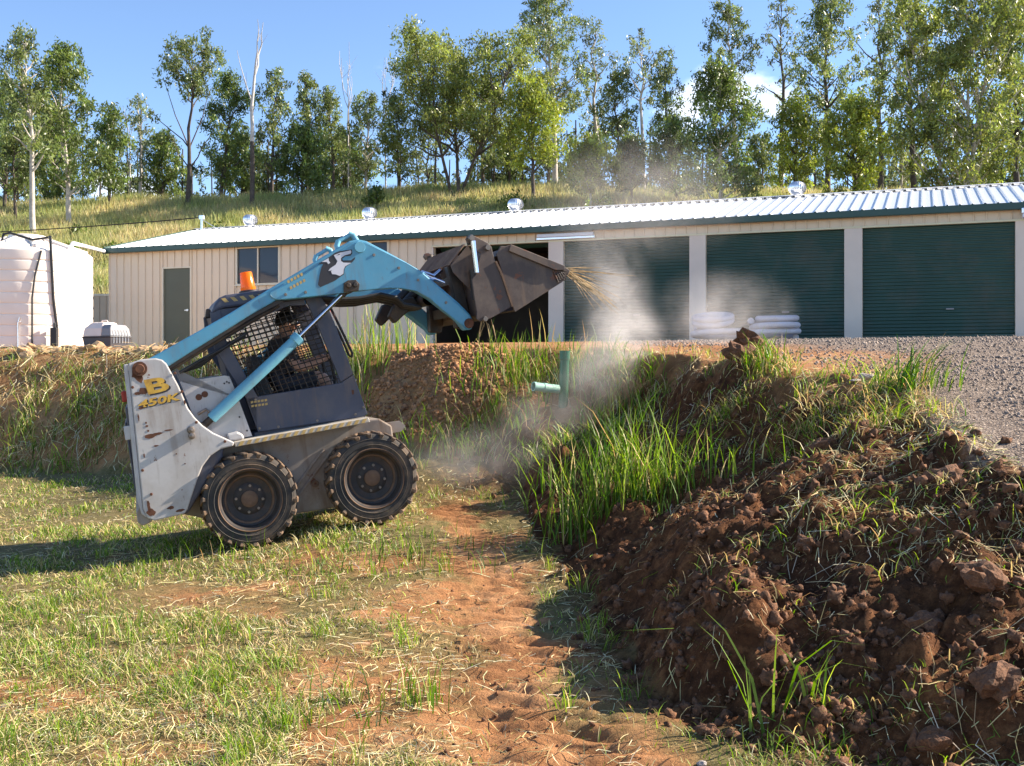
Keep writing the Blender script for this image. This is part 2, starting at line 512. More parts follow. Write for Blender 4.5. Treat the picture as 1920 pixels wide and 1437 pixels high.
def ground_material():
    m, nt, b, out = new_mat('ground_soil')
    at = N(nt, 'ShaderNodeAttribute', attribute_name='tint')   # r gravel, g fresh soil, b bare soil
    sp = N(nt, 'ShaderNodeSeparateColor'); nt.links.new(at.outputs['Color'], sp.inputs['Color'])
    n1 = noise_node(nt, 1.6, 8, 0.62); n2 = noise_node(nt, 14, 9, 0.72); n3 = noise_node(nt, 70, 5, 0.7)
    turf = ramp(nt, n2.outputs['Fac'], [(0.25, (0.075, 0.070, 0.022)), (0.5, (0.17, 0.135, 0.055)), (0.75, (0.30, 0.22, 0.105))])
    bare = ramp(nt, n1.outputs['Fac'], [(0.30, (0.25, 0.110, 0.046)), (0.52, (0.42, 0.195, 0.082)), (0.75, (0.56, 0.33, 0.175))])
    fine = ramp(nt, n2.outputs['Fac'], [(0.25, 0.62), (0.75, 1.15)])
    bare2 = mixc(nt, 1.0, bare.outputs['Color'], fine.outputs['Color'], 'MULTIPLY')
    patchn = ramp(nt, n1.outputs['Fac'], [(0.35, (.62, .60, .60)), (0.6, (1.25, 1.2, 1.1))])
    fresh = ramp(nt, n2.outputs['Fac'], [(0.28, (0.030, 0.012, 0.006)), (0.5, (0.105, 0.044, 0.019)), (0.72, (0.26, 0.120, 0.052))])
    vor = N(nt, 'ShaderNodeTexVoronoi', Scale=70.0); tc = N(nt, 'ShaderNodeTexCoord'); nt.links.new(tc.outputs['Object'], vor.inputs['Vector'])
    gsep = N(nt, 'ShaderNodeSeparateColor'); nt.links.new(vor.outputs['Color'], gsep.inputs['Color'])
    grav = ramp(nt, gsep.outputs[0], [(0.0, (0.10, 0.075, 0.06)), (0.5, (0.22, 0.165, 0.13)), (1.0, (0.42, 0.33, 0.26))])
    c = mixc(nt, sp.outputs[2], turf.outputs['Color'], bare2)
    fresh2 = mixc(nt, 1.0, fresh.outputs['Color'], patchn.outputs['Color'], 'MULTIPLY')
    c = mixc(nt, sp.outputs[1], c, fresh2)
    c = mixc(nt, sp.outputs[0], c, grav.outputs['Color'])
    nt.links.new(c, b.inputs['Base Color'])
    b.inputs['Roughness'].default_value = 0.95; b.inputs['Specular IOR Level'].default_value = 0.15
    add = N(nt, 'ShaderNodeMath', operation='ADD'); nt.links.new(n2.outputs['Fac'], add.inputs[0])
    mul = N(nt, 'ShaderNodeMath', operation='MULTIPLY'); mul.inputs[1].default_value = 0.6; nt.links.new(n3.outputs['Fac'], mul.inputs[0])
    nt.links.new(mul.outputs[0], add.inputs[1])
    vm = N(nt, 'ShaderNodeMath', operation='MULTIPLY'); nt.links.new(sp.outputs[0], vm.inputs[0]); nt.links.new(vor.outputs['Distance'], vm.inputs[1])
    sub = N(nt, 'ShaderNodeMath', operation='SUBTRACT'); nt.links.new(add.outputs[0], sub.inputs[0]); nt.links.new(vm.outputs[0], sub.inputs[1])
    bump(nt, b, sub.outputs[0], 0.8, 0.03)
    return m
M['soil'] = ground_material()
M['hill'] = simple_mat('hill_turf', (0.30, 0.25, 0.10), 0.95, 0, 0.35, 0.35, (0.12, 0.12, 0.04), 0.7, 0.12)

ny_, nx_ = GX.shape
co_all = np.stack([GX.ravel(), GY.ravel(), GZ.ravel()], 1)
bare_all = np.clip(g_bare + (g_fresh*0) + np.where(gup, 1.0, 0) + np.where((~glo) & (~gup), 0.75, 0), 0, 1)
col_all = np.stack([g_gravel.ravel(), g_fresh.ravel(), bare_all.ravel()], 1)
ii = np.arange(ny_*nx_).reshape(ny_, nx_)
Q = np.stack([ii[:-1, :-1], ii[:-1, 1:], ii[1:, 1:], ii[1:, :-1]], -1).reshape(-1, 4)
cen = (glo.astype(int) + 2*gup.astype(int))[:-1, :-1].ravel()
cy = GY[:-1, :-1].ravel()
cls = np.where(cy >= 40, 3, np.where(cen == 1, 0, np.where(cen == 2, 2, 1)))
for k, nm in enumerate(['ground', 'dirt_bank', 'gravel_pad', 'hillside']):
    q = Q[cls == k]
    used, inv = np.unique(q, return_inverse=True)
    me = np_mesh(nm, co_all[used], quads=inv.reshape(-1, 4), cols=col_all[used])
    me.polygons.foreach_set('use_smooth', [True]*len(me.polygons))
    o = link_mesh(nm, me, M['hill'] if k == 3 else M['soil'])
    tag(o, kind='structure')

# ------------------------------------------------------------------ shed
M['cream'] = simple_mat('cream_steel', (0.74, 0.61, 0.455), 0.45, 0, 0.05, 1.2, (0.45, 0.36, 0.26), 0.25, 0.7)
M['trim_cream'] = simple_mat('cream_trim', (0.68, 0.62, 0.42), 0.45, 0, 0.04, 2)
M['post'] = simple_mat('post_steel', (0.68, 0.57, 0.48), 0.45, 0, 0.04, 2)
M['green_trim'] = simple_mat('green_fascia', (0.018, 0.060, 0.048), 0.4, 0, 0.08, 2)
M['green_door'] = simple_mat('green_roller_door', (0.022, 0.062, 0.048), 0.42, 0, 0.10, 1.5, (0.12, 0.10, 0.08), 0.35, 0.9)
M['door_olive'] = simple_mat('olive_door', (0.085, 0.092, 0.062), 0.5, 0, 0.06, 2)
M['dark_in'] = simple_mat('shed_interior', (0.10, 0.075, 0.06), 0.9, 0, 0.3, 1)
M['zinc'] = simple_mat('zinc_roofing', (0.80, 0.81, 0.83), 0.33, 0.35, 0.03, 1.5)
M['alu'] = simple_mat('aluminium', (0.78, 0.79, 0.82), 0.28, 0.85, 0.05, 6)
M['cream_frame'] = simple_mat('window_frame', (0.70, 0.63, 0.48), 0.4, 0, 0.04, 4)
M['lamp_white'] = simple_mat('diffuser_white', (0.72, 0.74, 0.82), 0.35, 0, 0.03, 4)
m, nt, b, out = new_mat('window_glass')
b.inputs['Base Color'].default_value = (0.035, 0.045, 0.065, 1); b.inputs['Roughness'].default_value = 0.06
b.inputs['Specular IOR Level'].default_value = 0.3
M['glass'] = m

M['carrier_grey2'] = simple_mat('grey_handle', (0.25, 0.24, 0.24), 0.5, 0, 0.08, 4)
SH_L, SH_R, SH_D = -10.23, 14.15, 8.16        # left end, right end along the front, depth
EAVE, RIDGE = 2.865, 3.88                      # heights above the pad
yaw_sh = math.atan2(SE[1], SE[0])
shed = empty('shed', (SA[0], SA[1], PAD_Z), (0, 0, yaw_sh))   # local x along the front, -y towards the lawn
tag(shed, 'long cream steel shed with green roller doors and white ribbed roof', 'shed')
DW, DP, DH = 3.084, 3.472, 2.46
openings = [(-8.34, -7.44, 0.0, 2.2), (-5.9, -4.57, 1.70, 2.66), (-2.30, -1.30, 1.70, 2.66)]
bays = [(k*DP, k*DP+DW) for k in range(4)]

# backing shell with the open bay at the left garage door
w = MB()
T_ = 0.10
def wall_quad(mb, x0, x1, z0, z1): mb.box((x0, 0.012, z0), (x1, T_, z1))
edges = sorted(set([SH_L+.01, SH_R-.01] + [e for o_ in openings for e in o_[:2]] + [e for b_ in bays for e in b_]))
for a, b_ in zip(edges[:-1], edges[1:]):
    mid = (a+b_)/2
    op = [o_ for o_ in openings if o_[0] < mid < o_[1]]
    if any(p < mid < q for p, q in bays): wall_quad(w, a, b_, DH+.002, EAVE-.05)
    elif op:
        if op[0][2] > 0: wall_quad(w, a, b_, 0, op[0][2])
        wall_quad(w, a, b_, op[0][3], EAVE-.05)
    else: wall_quad(w, a, b_, 0, EAVE-.05)
w.box((SH_L+.01, T_+.001, -.3), (SH_L+.09, SH_D, EAVE-.05))
w.box((SH_R-.09, T_+.001, -.3), (SH_R-.01, SH_D, EAVE-.05))
w.box((SH_L+.091, SH_D-.1, -.3), (SH_R-.091, SH_D-.01, EAVE-.06))
w.box((SH_L+.1, T_+.01, -.3), (SH_R-.1, SH_D-.11, -.02))
wall = w.build('wall', M['cream'], shed)
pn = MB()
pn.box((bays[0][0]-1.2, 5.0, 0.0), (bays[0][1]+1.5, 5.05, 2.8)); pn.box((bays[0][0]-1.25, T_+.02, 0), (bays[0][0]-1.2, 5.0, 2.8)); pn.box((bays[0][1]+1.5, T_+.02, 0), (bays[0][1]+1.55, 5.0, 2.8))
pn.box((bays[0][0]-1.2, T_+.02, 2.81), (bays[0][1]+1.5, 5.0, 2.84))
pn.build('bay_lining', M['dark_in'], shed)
# gable infill under the roof
g = MB(); 
for x0, x1 in ((SH_L+.011, SH_L+.088), (SH_R-.088, SH_R-.011)):
    g.add([(x0, 0.02, EAVE-.05), (x0, SH_D-.02, EAVE-.05), (x0, SH_D/2, RIDGE-.06), (x1, 0.02, EAVE-.05), (x1, SH_D-.02, EAVE-.05), (x1, SH_D/2, RIDGE-.06)],
          [(0, 1, 2), (3, 5, 4), (0, 3, 4, 1), (1, 4, 5, 2), (2, 5, 3, 0)])
g.build('gable', M['cream'], shed)

# cladding: every pan between two ribs is a piece of its own
PITCH = 0.249
pan_cache = {}
def pan(x0, x1, z0, z1):
    key = (round(x1-x0, 3), round(z1-z0, 3))
    if key not in pan_cache:
        wd, h = key; r = min(0.024, wd*0.3)
        prof = [(0.0005, 0.008), (0.0005, -0.034), (r*0.8, -0.034), (r*1.3, -0.004), (wd*0.5, -0.0015), (wd-.0005, -0.004), (wd-.0005, 0.008)]
        mb = MB(); n = len(prof)
        vs = [(a, c, 0) for a, c in prof] + [(a, c, h) for a, c in prof]
        mb.add(vs, [(i, i+1, i+1+n, i+n) for i in range(n-1)] + [tuple(range(n-1, -1, -1)), tuple(range(n, 2*n)), (n-1, 0, n, 2*n-1)])
        o = mb.build('wall_panel', M['cream'], wall); pan_cache[key] = o
        o.location = (x0, 0, z0)
        return o
    o = pan_cache[key].copy(); COL.objects.link(o); o.parent = wall; o.location = (x0, 0, z0); return o
ribs = list(np.arange(SH_L, SH_R-0.05, PITCH)) + [SH_R]
cuts = sorted(set([round(float(r), 4) for r in ribs] + [round(e, 4) for o_ in openings for e in (o_[0]-.04, o_[1]+.04)] + [0.0-.05] + [round(SH_R, 4)]))
cuts2 = []
for c in cuts:
    if not cuts2 or c-cuts2[-1] > 0.045: cuts2.append(c)
for a, b_ in zip(cuts2[:-1], cuts2[1:]):
    mid = (a+b_)/2
    top = EAVE-.07
    if mid > -.05: pan(a, b_, DH+.045, top)
    else:
        op = [o_ for o_ in openings if o_[0]-.04 < mid < o_[1]+.04]
        if op:
            if op[0][2] > 0: pan(a, b_, -.1, op[0][2]-.04)
            if top-op[0][3]-.04 > .03: pan(a, b_, op[0][3]+.04, top)
        else: pan(a, b_, -.1, top)

# posts, head trims
for k in range(5):
    x0 = bays[k-1][1] if k else -.05
    x1 = bays[k][0] if k < 4 else SH_R-.012
    if k == 0: x0, x1 = -.05, .0
    p = MB(); p.box((x0+.003, -.045, -.1), (x1-.003, .0115, DH+.04)); p.build('post' if k else 'door_jamb', M['post'], shed, bevel=.006)
tr = MB(); tr.box((-.05, -.055, DH+.0), (SH_R-.02, .009, DH+.043)); tr.build('head_trim', M['trim_cream'], shed, bevel=.004)
# roller doors (the first bay stands open)
def roller(x0, x1):
    d = MB(); n = int(DH/0.075); zs = []; pts = []
    steps = n*6
    for i in range(steps+1):
        z = DH*i/steps; pts.append((0.055 + 0.012*math.cos(2*math.pi*z/(DH/n)), z))
    vs = [(x0+.004, y, z-.0) for y, z in pts] + [(x1-.004, y, z) for y, z in pts]
    k = len(pts)
    d.add(vs, [(i, i+k, i+1+k, i+1) for i in range(k-1)])
    o = d.build('roller_door', M['green_door'], shed, smooth=60)
    h = MB(); h.box(((x0+x1)/2+.18, .018, .62), ((x0+x1)/2+.34, .038, .655)); h.build('handle', M['carrier_grey2'], o, bevel=.004)
    b2 = MB(); b2.box((x0+.006, .03, .0), (x1-.006, .041, .07)); b2.build('bottom_rail', M['green_trim'], o)
    return o
for k in (1, 2, 3): roller(*bays[k])
rl = MB(); rl.lathe([(0, 0), (.20, 0), (.20, DW-.1), (0, DW-.1)], (bays[0][0]+.05, .40, DH+.12), 'x', 24); rl.build('rolled_up_door', M['green_door'], shed, smooth=40)

# personnel door and windows
x0, x1, z0, z1 = openings[0]
fr = MB(); fr.box((x0-.04, -.03, z0), (x0, .05, z1)); fr.box((x1, -.03, z0), (x1+.04, .05, z1)); fr.box((x0-.04, -.031, z1), (x1+.04, .051, z1+.04))
dr = MB(); dr.box((x0+.001, .015, .0), (x1-.001, .055, z1-.001)); dr = dr.build('door', M['door_olive'], shed)
fr.build('door_frame', M['cream_frame'], dr)
hd = MB(); hd.lathe([(0, 0), (.03, 0), (.03, .02), (.012, .025), (.012, .055), (0, .056)], (x1-.08, .015-.056, 1.02), 'y', 14); hd.box((x1-.17, -.045, 1.01), (x1-.07, -.03, 1.03)); hd.build('handle', M['alu'], dr, smooth=40)
for (x0, x1, z0, z1) in openings[1:]:
    f_ = MB()
    f_.box((x0-.04, -.045, z0-.04), (x1+.04, .05, z0)); f_.box((x0-.04, -.045, z1), (x1+.04, .05, z1+.04))
    f_.box((x0-.04, -.044, z0+.0005), (x0+.015, .05, z1-.0005)); f_.box((x1-.015, -.044, z0+.0005), (x1+.04, .05, z1-.0005))
    f_.box(((x0+x1)/2-.02, -.03, z0+.0005), ((x0+x1)/2+.02, .03, z1-.0005))
    f_.box((x0-.07, -.075, z0-.065), (x1+.07, -.046, z0-.035))
    wn = f_.build('window', M['cream_frame'], shed, bevel=.003)
    for a, c in ((x0+.016, (x0+x1)/2-.021), ((x0+x1)/2+.021, x1-.016)):
        pmb = MB(); pmb.box((a, .012, z0+.001), (c, .02, z1-.001)); pmb.build('pane', M['glass'], wn)

# roof: sheets between ribs, fascia with gutter, ridge cap, turbine vents
rise = RIDGE-EAVE; half = SH_D/2; OV = 0.14
slope_ang = math.atan2(rise, half)
roof = empty('roof', (0, 0, 0), (0, 0, 0), shed)
def sheet_mesh(wd):
    ln = math.hypot(half+OV, rise*(half+OV)/half)
    prof = [(0, 0), (0.0, 0.0), (wd-.075, 0.0), (wd-.058, .036), (wd-.022, .036), (wd-.004, 0.0), (wd-.0005, 0)]
    prof = [(0.0005, 0)] + prof[2:]
    n = len(prof); mb = MB()
    vs = [(a, 0, c) for a, c in prof] + [(a, ln, c) for a, c in prof]
    vs += [(a, 0, c-.004) for a, c in prof] + [(a, ln, c-.004) for a, c in prof]
    fs = [(i, i+1, i+1+n, i+n) for i in range(n-1)] + [(2*n+i, 3*n+i, 3*n+i+1, 2*n+i+1) for i in range(n-1)]
    fs += [(i, 2*n+i, 2*n+i+1, i+1) for i in range(n-1)] + [(n+i, n+i+1, 3*n+i+1, 3*n+i) for i in range(n-1)]
    mb.add(vs, fs); return mb
nsh = 98
wd = (SH_R-SH_L+.10)/nsh
first = None
zed = EAVE - rise*OV/half
for side in (0, 1):
    for i in range(nsh):
        if first is None:
            o = sheet_mesh(wd).build('roof_sheet', M['zinc'], roof); first = o
        else:
            o = first.copy(); COL.objects.link(o); o.parent = roof
        if side == 0:
            o.location = (SH_L-.05+i*wd, -OV, zed); o.rotation_euler = (slope_ang, 0, 0)
        else:
            o.location = (SH_L-.05+(i+1)*wd, SH_D+OV, zed); o.rotation_euler = (slope_ang, 0, math.pi)
rc = MB()
for sgn in (-1, 1):
    y0, y1 = half, half+sgn*.16
    rc.add([(SH_L-.06, y0, RIDGE+.062), (SH_R+.06, y0, RIDGE+.062), (SH_R+.06, y1, RIDGE+.062-.16*rise/half), (SH_L-.06, y1, RIDGE+.062-.16*rise/half)], [(0, 1, 2, 3)])
rc.build('ridge_cap', M['zinc'], roof)
fb = MB()
fb.box((SH_L-.06, -OV-.115, EAVE-.185), (SH_R+.06, -OV+.004, EAVE-.035))
fb.build('fascia_gutter', M['green_trim'], shed, bevel=.012)
sf = MB(); sf.box((SH_L-.02, -OV+.006, EAVE-.16), (SH_R+.02, -.03, EAVE-.14)); sf.build('soffit', M['cream'], shed)
for x0 in (SH_L-.075, SH_R+.062):
    bg = MB()
    for sgn in (0, 1):
        ya, yb = (-OV, half) if sgn == 0 else (half, SH_D+OV)
        za, zb_ = (zed, RIDGE) if sgn == 0 else (RIDGE, zed)
        bg.add([(x0, ya, za-.1), (x0, yb, zb_-.1), (x0, yb, zb_+.05), (x0, ya, za+.05), (x0+.013, ya, za-.1), (x0+.013, yb, zb_-.1), (x0+.013, yb, zb_+.05), (x0+.013, ya, za+.05)],
               [(0, 1, 2, 3), (4, 7, 6, 5), (0, 3, 7, 4), (1, 5, 6, 2), (3, 2, 6, 7), (0, 4, 5, 1)])
    bg.build('barge_board', M['green_trim'], roof)
def turbine(x, y, z, s=1.0):
    v = MB(); v.lathe([(0, -.1), (.15*s, -.1), (.15*s, .14*s), (.19*s, .16*s), (0, .17*s)], (x, y, z), 'z', 24)
    o = v.build('roof_vent', M['alu'], roof, smooth=40)
    bl = MB(); nb = 22; r0 = .235*s
    for k in range(nb):
        pts = []
        for j in range(7):
            ph = math.pi*(0.14 + 0.72*j/6)
            a = 2*math.pi*k/nb + 0.25*j/6
            rr = r0*math.sin(ph)**.6
            zz = z + .17*s + .17*s*(1-math.cos(ph)) - .0
            pts.append((rr, a, zz))
        vs = []
        for rr, a, zz in pts:
            vs.append((x+rr*math.cos(a), y+rr*math.sin(a), zz)); vs.append((x+rr*.9*math.cos(a+.30), y+rr*.9*math.sin(a+.30), zz))
        bl.add(vs, [(2*j, 2*j+1, 2*j+3, 2*j+2) for j in range(6)])
    bl.lathe([(0, .50*s), (.10*s, .495*s), (.13*s, .47*s), (0, .465*s)], (x, y, z), 'z', 20)
    bl.build('turbine_vanes', M['alu'], o, smooth=50, fix=False)
for tx in (-8.53, -4.24, .54, 8.54):
    turbine(tx, half+.45, RIDGE-.03, 1.0)

# fluorescent batten over the open bay, service bracket, added box standing in for a porch corner
lf = MB(); lf.box((2.80, -.11, 2.51), (4.28, -.03, 2.57)); lf = lf.build('light_fitting', M['alu'], shed, bevel=.01)
df_ = MB(); df_.box((2.82, -.15, 2.565), (4.26, -.04, 2.655)); df_.build('white_cover', M['lamp_white'], lf, bevel=.02)
fl = MB(); fl.box((13.60, -.34, 2.58), (13.95, -.06, 2.70)); fl = fl.build('porch_corner_box', M['alu'], shed, bevel=.015)  # plain box added in place of a sunlit porch corner, not a lamp
f2 = MB(); f2.box((13.62, -.345, 2.50), (13.93, -.10, 2.576)); f2.build('white_cover', M['lamp_white'], fl, bevel=.01)  # pale lower half of the porch corner box
f3 = MB(); f3.tube([(13.78, -.06, 2.60), (13.78, .0, 2.50)], .02, 8); f3.build('bracket', M['alu'], fl)
sbk = MB(); sbk.tube([(-10.13+.25, half-.25, RIDGE-.1), (-10.13+.25, half-.25, RIDGE+.32)], .035, 10); sbk.box((-9.95, half-.30, RIDGE+.30), (-9.80, half-.2, RIDGE+.42))
sbk.tube([(-9.88, half-.25, RIDGE+.30), (-9.30, half-.2, RIDGE-.02)], .01, 6)
sbk.build('service_bracket', M['alu'], roof)
shed_M = Matrix.Translation(Vector((SA[0], SA[1], PAD_Z))) @ Matrix.Rotation(yaw_sh, 4, 'Z')
def shed_w(x, y, z): return shed_M @ Vector((x, y, z))
# cable sagging in from the left to the bracket
a = shed_w(-9.92, half-.25, RIDGE+.36); b_ = Vector((-36.0, 45.0, 7.3))
cb = MB(); pts = []
for i in range(25):
    t = i/24; p = a.lerp(b_, t); p.z -= 4*t*(1-t)*0.35; pts.append(p)
cb.tube(pts, .018, 6)
M['black'] = simple_mat('black_plastic', (0.02, 0.02, 0.022), 0.5, 0, 0.2, 8)
tag(cb.build('power_cable', M['black']), 'thin dark overhead cable running left from the shed roof bracket', 'cable')

# ------------------------------------------------------------------ water tank
M['tank'] = simple_mat('tank_plastic', (0.86, 0.76, 0.66), 0.42, 0, 0.03, 1.0, (0.6, 0.5, 0.4), 0.15, 0.8)
M['pvc_white'] = simple_mat('white_pvc', (0.82, 0.81, 0.80), 0.4, 0, 0.03, 4)
TX, TY, TR = -11.9, 27.0, 1.50
TZ = hgt(-11.9, 27.0) - .02
tank = empty('water_tank', (TX, TY, TZ))
tag(tank, 'large cream ribbed plastic water tank at the left end of the shed', 'tank')
prof = [(0, 0), (TR, 0)]
nr = 9; hh = 2.30
for i in range(nr):
    za = hh*i/nr; zb_ = hh*(i+1)/nr
    prof += [(TR-.016, za+.006), (TR-.003, za+.022), (TR, za+.05), (TR, zb_-.05), (TR-.003, zb_-.022), (TR-.016, zb_-.006)]
tb = MB(); tb.lathe(prof, (0, 0, 0), 'z', 72); tb.build('tank_body', M['tank'], tank, smooth=30)
lid = MB(); lid.lathe([(TR-.036, hh-.004), (TR-.06, hh+.03), (TR-.25, hh+.12), (TR-.9, hh+.30), (.45, hh+.40), (.44, hh+.46), (.30, hh+.49), (0, hh+.49)], (0, 0, 0), 'z', 72)
lid.build('tank_roof', M['tank'], tank, smooth=30)
rbm = MB()
for k in range(10):
    a = 2*math.pi*k/10 + .2
    rbm.tube([((TR-.12)*math.cos(a), (TR-.12)*math.sin(a), hh+.07), (.5*math.cos(a), .5*math.sin(a), hh+.39)], [.05, .03], 6)
rbm.build('roof_ribs', M['tank'], tank, smooth=50)
# inlet pipe from the gutter, hoses, tap
def tank_pt(u_off, z, out=0.03):       # point on the side facing the lawn; u_off = sideways share of the radius
    return (TR*u_off*1.0, -math.sqrt(max(0, 1-u_off*u_off))*(TR+out), z)
ip = MB(); e_ = shed_w(SH_L-.02, -.15, EAVE-.12) - Vector((TX, TY, TZ))
ip.tube([tuple(e_), tuple(Vector((.95, .40, hh+.34))), (.85, .36, hh+.15)], .05, 14)
tag(ip.build('gutter_pipe', M['pvc_white']), 'white pvc pipe carrying gutter water from shed corner to tank', 'pipe').location = (TX, TY, TZ)
hs = MB()
hs.tube([tank_pt(-.12, hh+.20, -.5), tank_pt(-.12, hh+.40, -.6), tank_pt(.0, hh+.42, -.55), tank_pt(.35, hh+.26, -.5), tank_pt(.6, hh+.32, -.35), tank_pt(.68, hh+.32, .02), tank_pt(.69, hh+.1, .05), tank_pt(.72, hh*.5, .05), tank_pt(.76, .45, .05)], .03, 8)
tag(hs.build('overflow_hose', M['black'], None, smooth=40), 'black poly hose looped over the tank top and down its side', 'hose').location = (TX, TY, TZ)
pb = MB(); pb.box((TR*.72, -1.27, .02), (TR*.72+.15, -1.13, .46)); pb.tube([(TR*.72+.075, -1.20, .46), (TR*.72+.075, -1.20, .58)], .03, 8)
tag(pb.build('pump_box', M['black'], None, bevel=.02), 'small dark pump box standing at the foot of the tank', 'pump').location = (TX, TY, TZ)
lv = MB(); lv.tube([tank_pt(.58, hh-.03, .04), tank_pt(.5, hh*.72, .04), tank_pt(.47, hh*.5, .05), tank_pt(.47, .0, .05)], .022, 8)
tag(lv.build('level_hose', M['black'], None, smooth=40), 'thin grey hose hanging down the lit face of the tank', 'hose').location = (TX, TY, TZ)
tp = MB(); tp.tube([tank_pt(.29, 0, .05), tank_pt(.29, .55, .05), tank_pt(.32, .68, .08)], .022, 8); tp.tube([tank_pt(.26, .58, .05), tank_pt(.33, .58, .05)], .015, 6)
tag(tp.build('garden_tap', M['alu'], None, smooth=40), 'short metal standpipe with tap in front of the tank', 'tap').location = (TX, TY, TZ)

# ------------------------------------------------------------------ fence between tank and shed
M['fence'] = simple_mat('fence_steel', (0.52, 0.42, 0.30), 0.5, 0, 0.06, 2)
fx0, fx1, fy = -13.4, -11.75, 34.6
fence = empty('fence', (fx0, fy, 2.25)); tag(fence, 'tan steel panel fence between the water tank and the shed', 'fence')
for i in range(8):
    wd_ = (fx1-fx0)/8
    p = MB(); p.box((i*wd_+.004, -.012, .02), (i*wd_+wd_-.03, .012, 1.76)); p.box((i*wd_+wd_-.0295, -.03, .02), ((i+1)*wd_+.003, .012, 1.76)); p.build('fence_panel', M['fence'], fence)
rl_ = MB(); rl_.box((-.02, -.035, 1.762), (fx1-fx0+.02, .035, 1.83)); rl_.build('top_rail', M['cream_frame'], fence, bevel=.005)
rl_ = MB(); rl_.box((fx1-fx0+.005, -.04, 0), (fx1-fx0+.07, .034, 1.761)); rl_.build('post', M['door_olive'], fence)

# ------------------------------------------------------------------ pet carrier
M['carrier_cream'] = simple_mat('carrier_cream', (0.74, 0.62, 0.54), 0.5, 0, 0.05, 4)
M['carrier_grey'] = simple_mat('carrier_grey', (0.20, 0.20, 0.215), 0.5, 0, 0.08, 4)
M['carrier_dark'] = simple_mat('carrier_dark', (0.06, 0.06, 0.07), 0.5, 0, 0.1, 4)
pcx, pcy = -8.85, 24.0
pc = empty('pet_carrier', (pcx, pcy, hgt(pcx, pcy)-.01), (0, 0, rad(-28)))
tag(pc, 'cream and grey plastic pet carrier on the ground beside the tank', 'pet carrier')
def loft(mb, secs):
    n = len(secs[0]); vs = [p for s in secs for p in s]; fs = []
    for i in range(len(secs)-1):
        for k in range(n): fs.append((i*n+k, i*n+(k+1) % n, (i+1)*n+(k+1) % n, (i+1)*n+k))
    fs.append(tuple(range(n-1, -1, -1))); fs.append(tuple((len(secs)-1)*n+k for k in range(n)))
    mb.add(vs, fs); return mb
def rect(x0, x1, y, z): return [(x0, -y, z), (x1, -y, z), (x1, y, z), (x0, y, z)]
b1 = MB(); loft(b1, [rect(-.40, .40, .26, 0), rect(-.43, .43, .29, .22), rect(-.45, .45, .31, .225), rect(-.45, .45, .31, .245)]); b1.build('base_shell', M['carrier_dark'], pc, bevel=.015)
b2 = MB(); loft(b2, [rect(-.43, .14, .29, .246), rect(-.40, .14, .27, .42), rect(-.28, .10, .19, .54), rect(-.2, .06, .14, .56)]); b2.build('top_shell', M['carrier_cream'], pc, bevel=.02)
b3 = MB(); loft(b3, [rect(.141, .43, .288, .246), rect(.142, .40, .268, .41), rect(.12, .36, .2, .50)]); b3.build('front_shell', M['carrier_grey'], pc, bevel=.02)
b4 = MB(); b4.tube([(-.18, 0, .555), (-.14, 0, .60), (0.0, 0, .60), (.04, 0, .555)], .014, 8); b4.build('handle', M['carrier_cream'], pc, smooth=40)
b5 = MB()
for k in range(6): b5.tube([(.437, -.2+k*.08, .10), (.437, -.2+k*.08, .40)], .006, 6)
b5.build('door_grille', M['alu'], pc)

# ------------------------------------------------------------------ coils of drainage pipe
M['pipe_white'] = simple_mat('drain_pipe_white', (0.52, 0.50, 0.55), 0.42, 0, 0.05, 3, (0.42, 0.30, 0.2), 0.3, 4.0)
def coil(x, y, R_, turns, tilt_turns, r, label, seed):
    z0 = hgt(x, y)
    t = empty('pipe_coil', (x, y, z0), (0, 0, yaw_sh)); tag(t, label, 'pipe', 'coils of white drainage pipe by the roller doors')
    rr = random.Random(seed)
    mb = MB(); pts = []
    n = 44
    for k in range(int(n*turns)+1):
        a = 2*math.pi*k/n
        wob = .035*math.sin(a*1.37+seed) + .02*math.sin(2.3*a)
        pts.append(((R_+wob)*math.cos(a), (R_+wob)*math.sin(a), r + 2*r*0.97*(k/n) + .012*math.sin(a+seed)))
    mb.tube(pts, r, 12); mb.build('pipe_loops', M['pipe_white'], t, smooth=60)
    top = r + 2*r*0.97*turns
    for j in range(tilt_turns):
        mb = MB(); pts = []
        cx_ = -.25*R_ if seed % 2 else .15*R_
        tl = .30 - .10*j if seed % 2 else .06+.03*j
        rs = R_*.82
        for k in range(46):
            a = 2*math.pi*k/44
            px, py = rs*math.cos(a), rs*math.sin(a)
            pts.append((cx_+px, py*math.cos(tl), top + r*.6 + max(0, (py+rs))*math.sin(tl) + 2*r*j*.9))
        mb.tube(pts, r*.97, 12); mb.build('pipe_loops', M['pipe_white'], t, smooth=60)
    return t
p1 = shed_w(7.58, -2.0, 0); p2 = shed_w(8.72, -1.9, 0)
coil(p1.x, p1.y, .48, 1.6, 2, .065, 'left coil of white drainage pipe with loops tipped up', 3)
coil(p2.x, p2.y, .48, 2.6, 1, .065, 'right coil of white drainage pipe stacked flat before the middle door', 4)

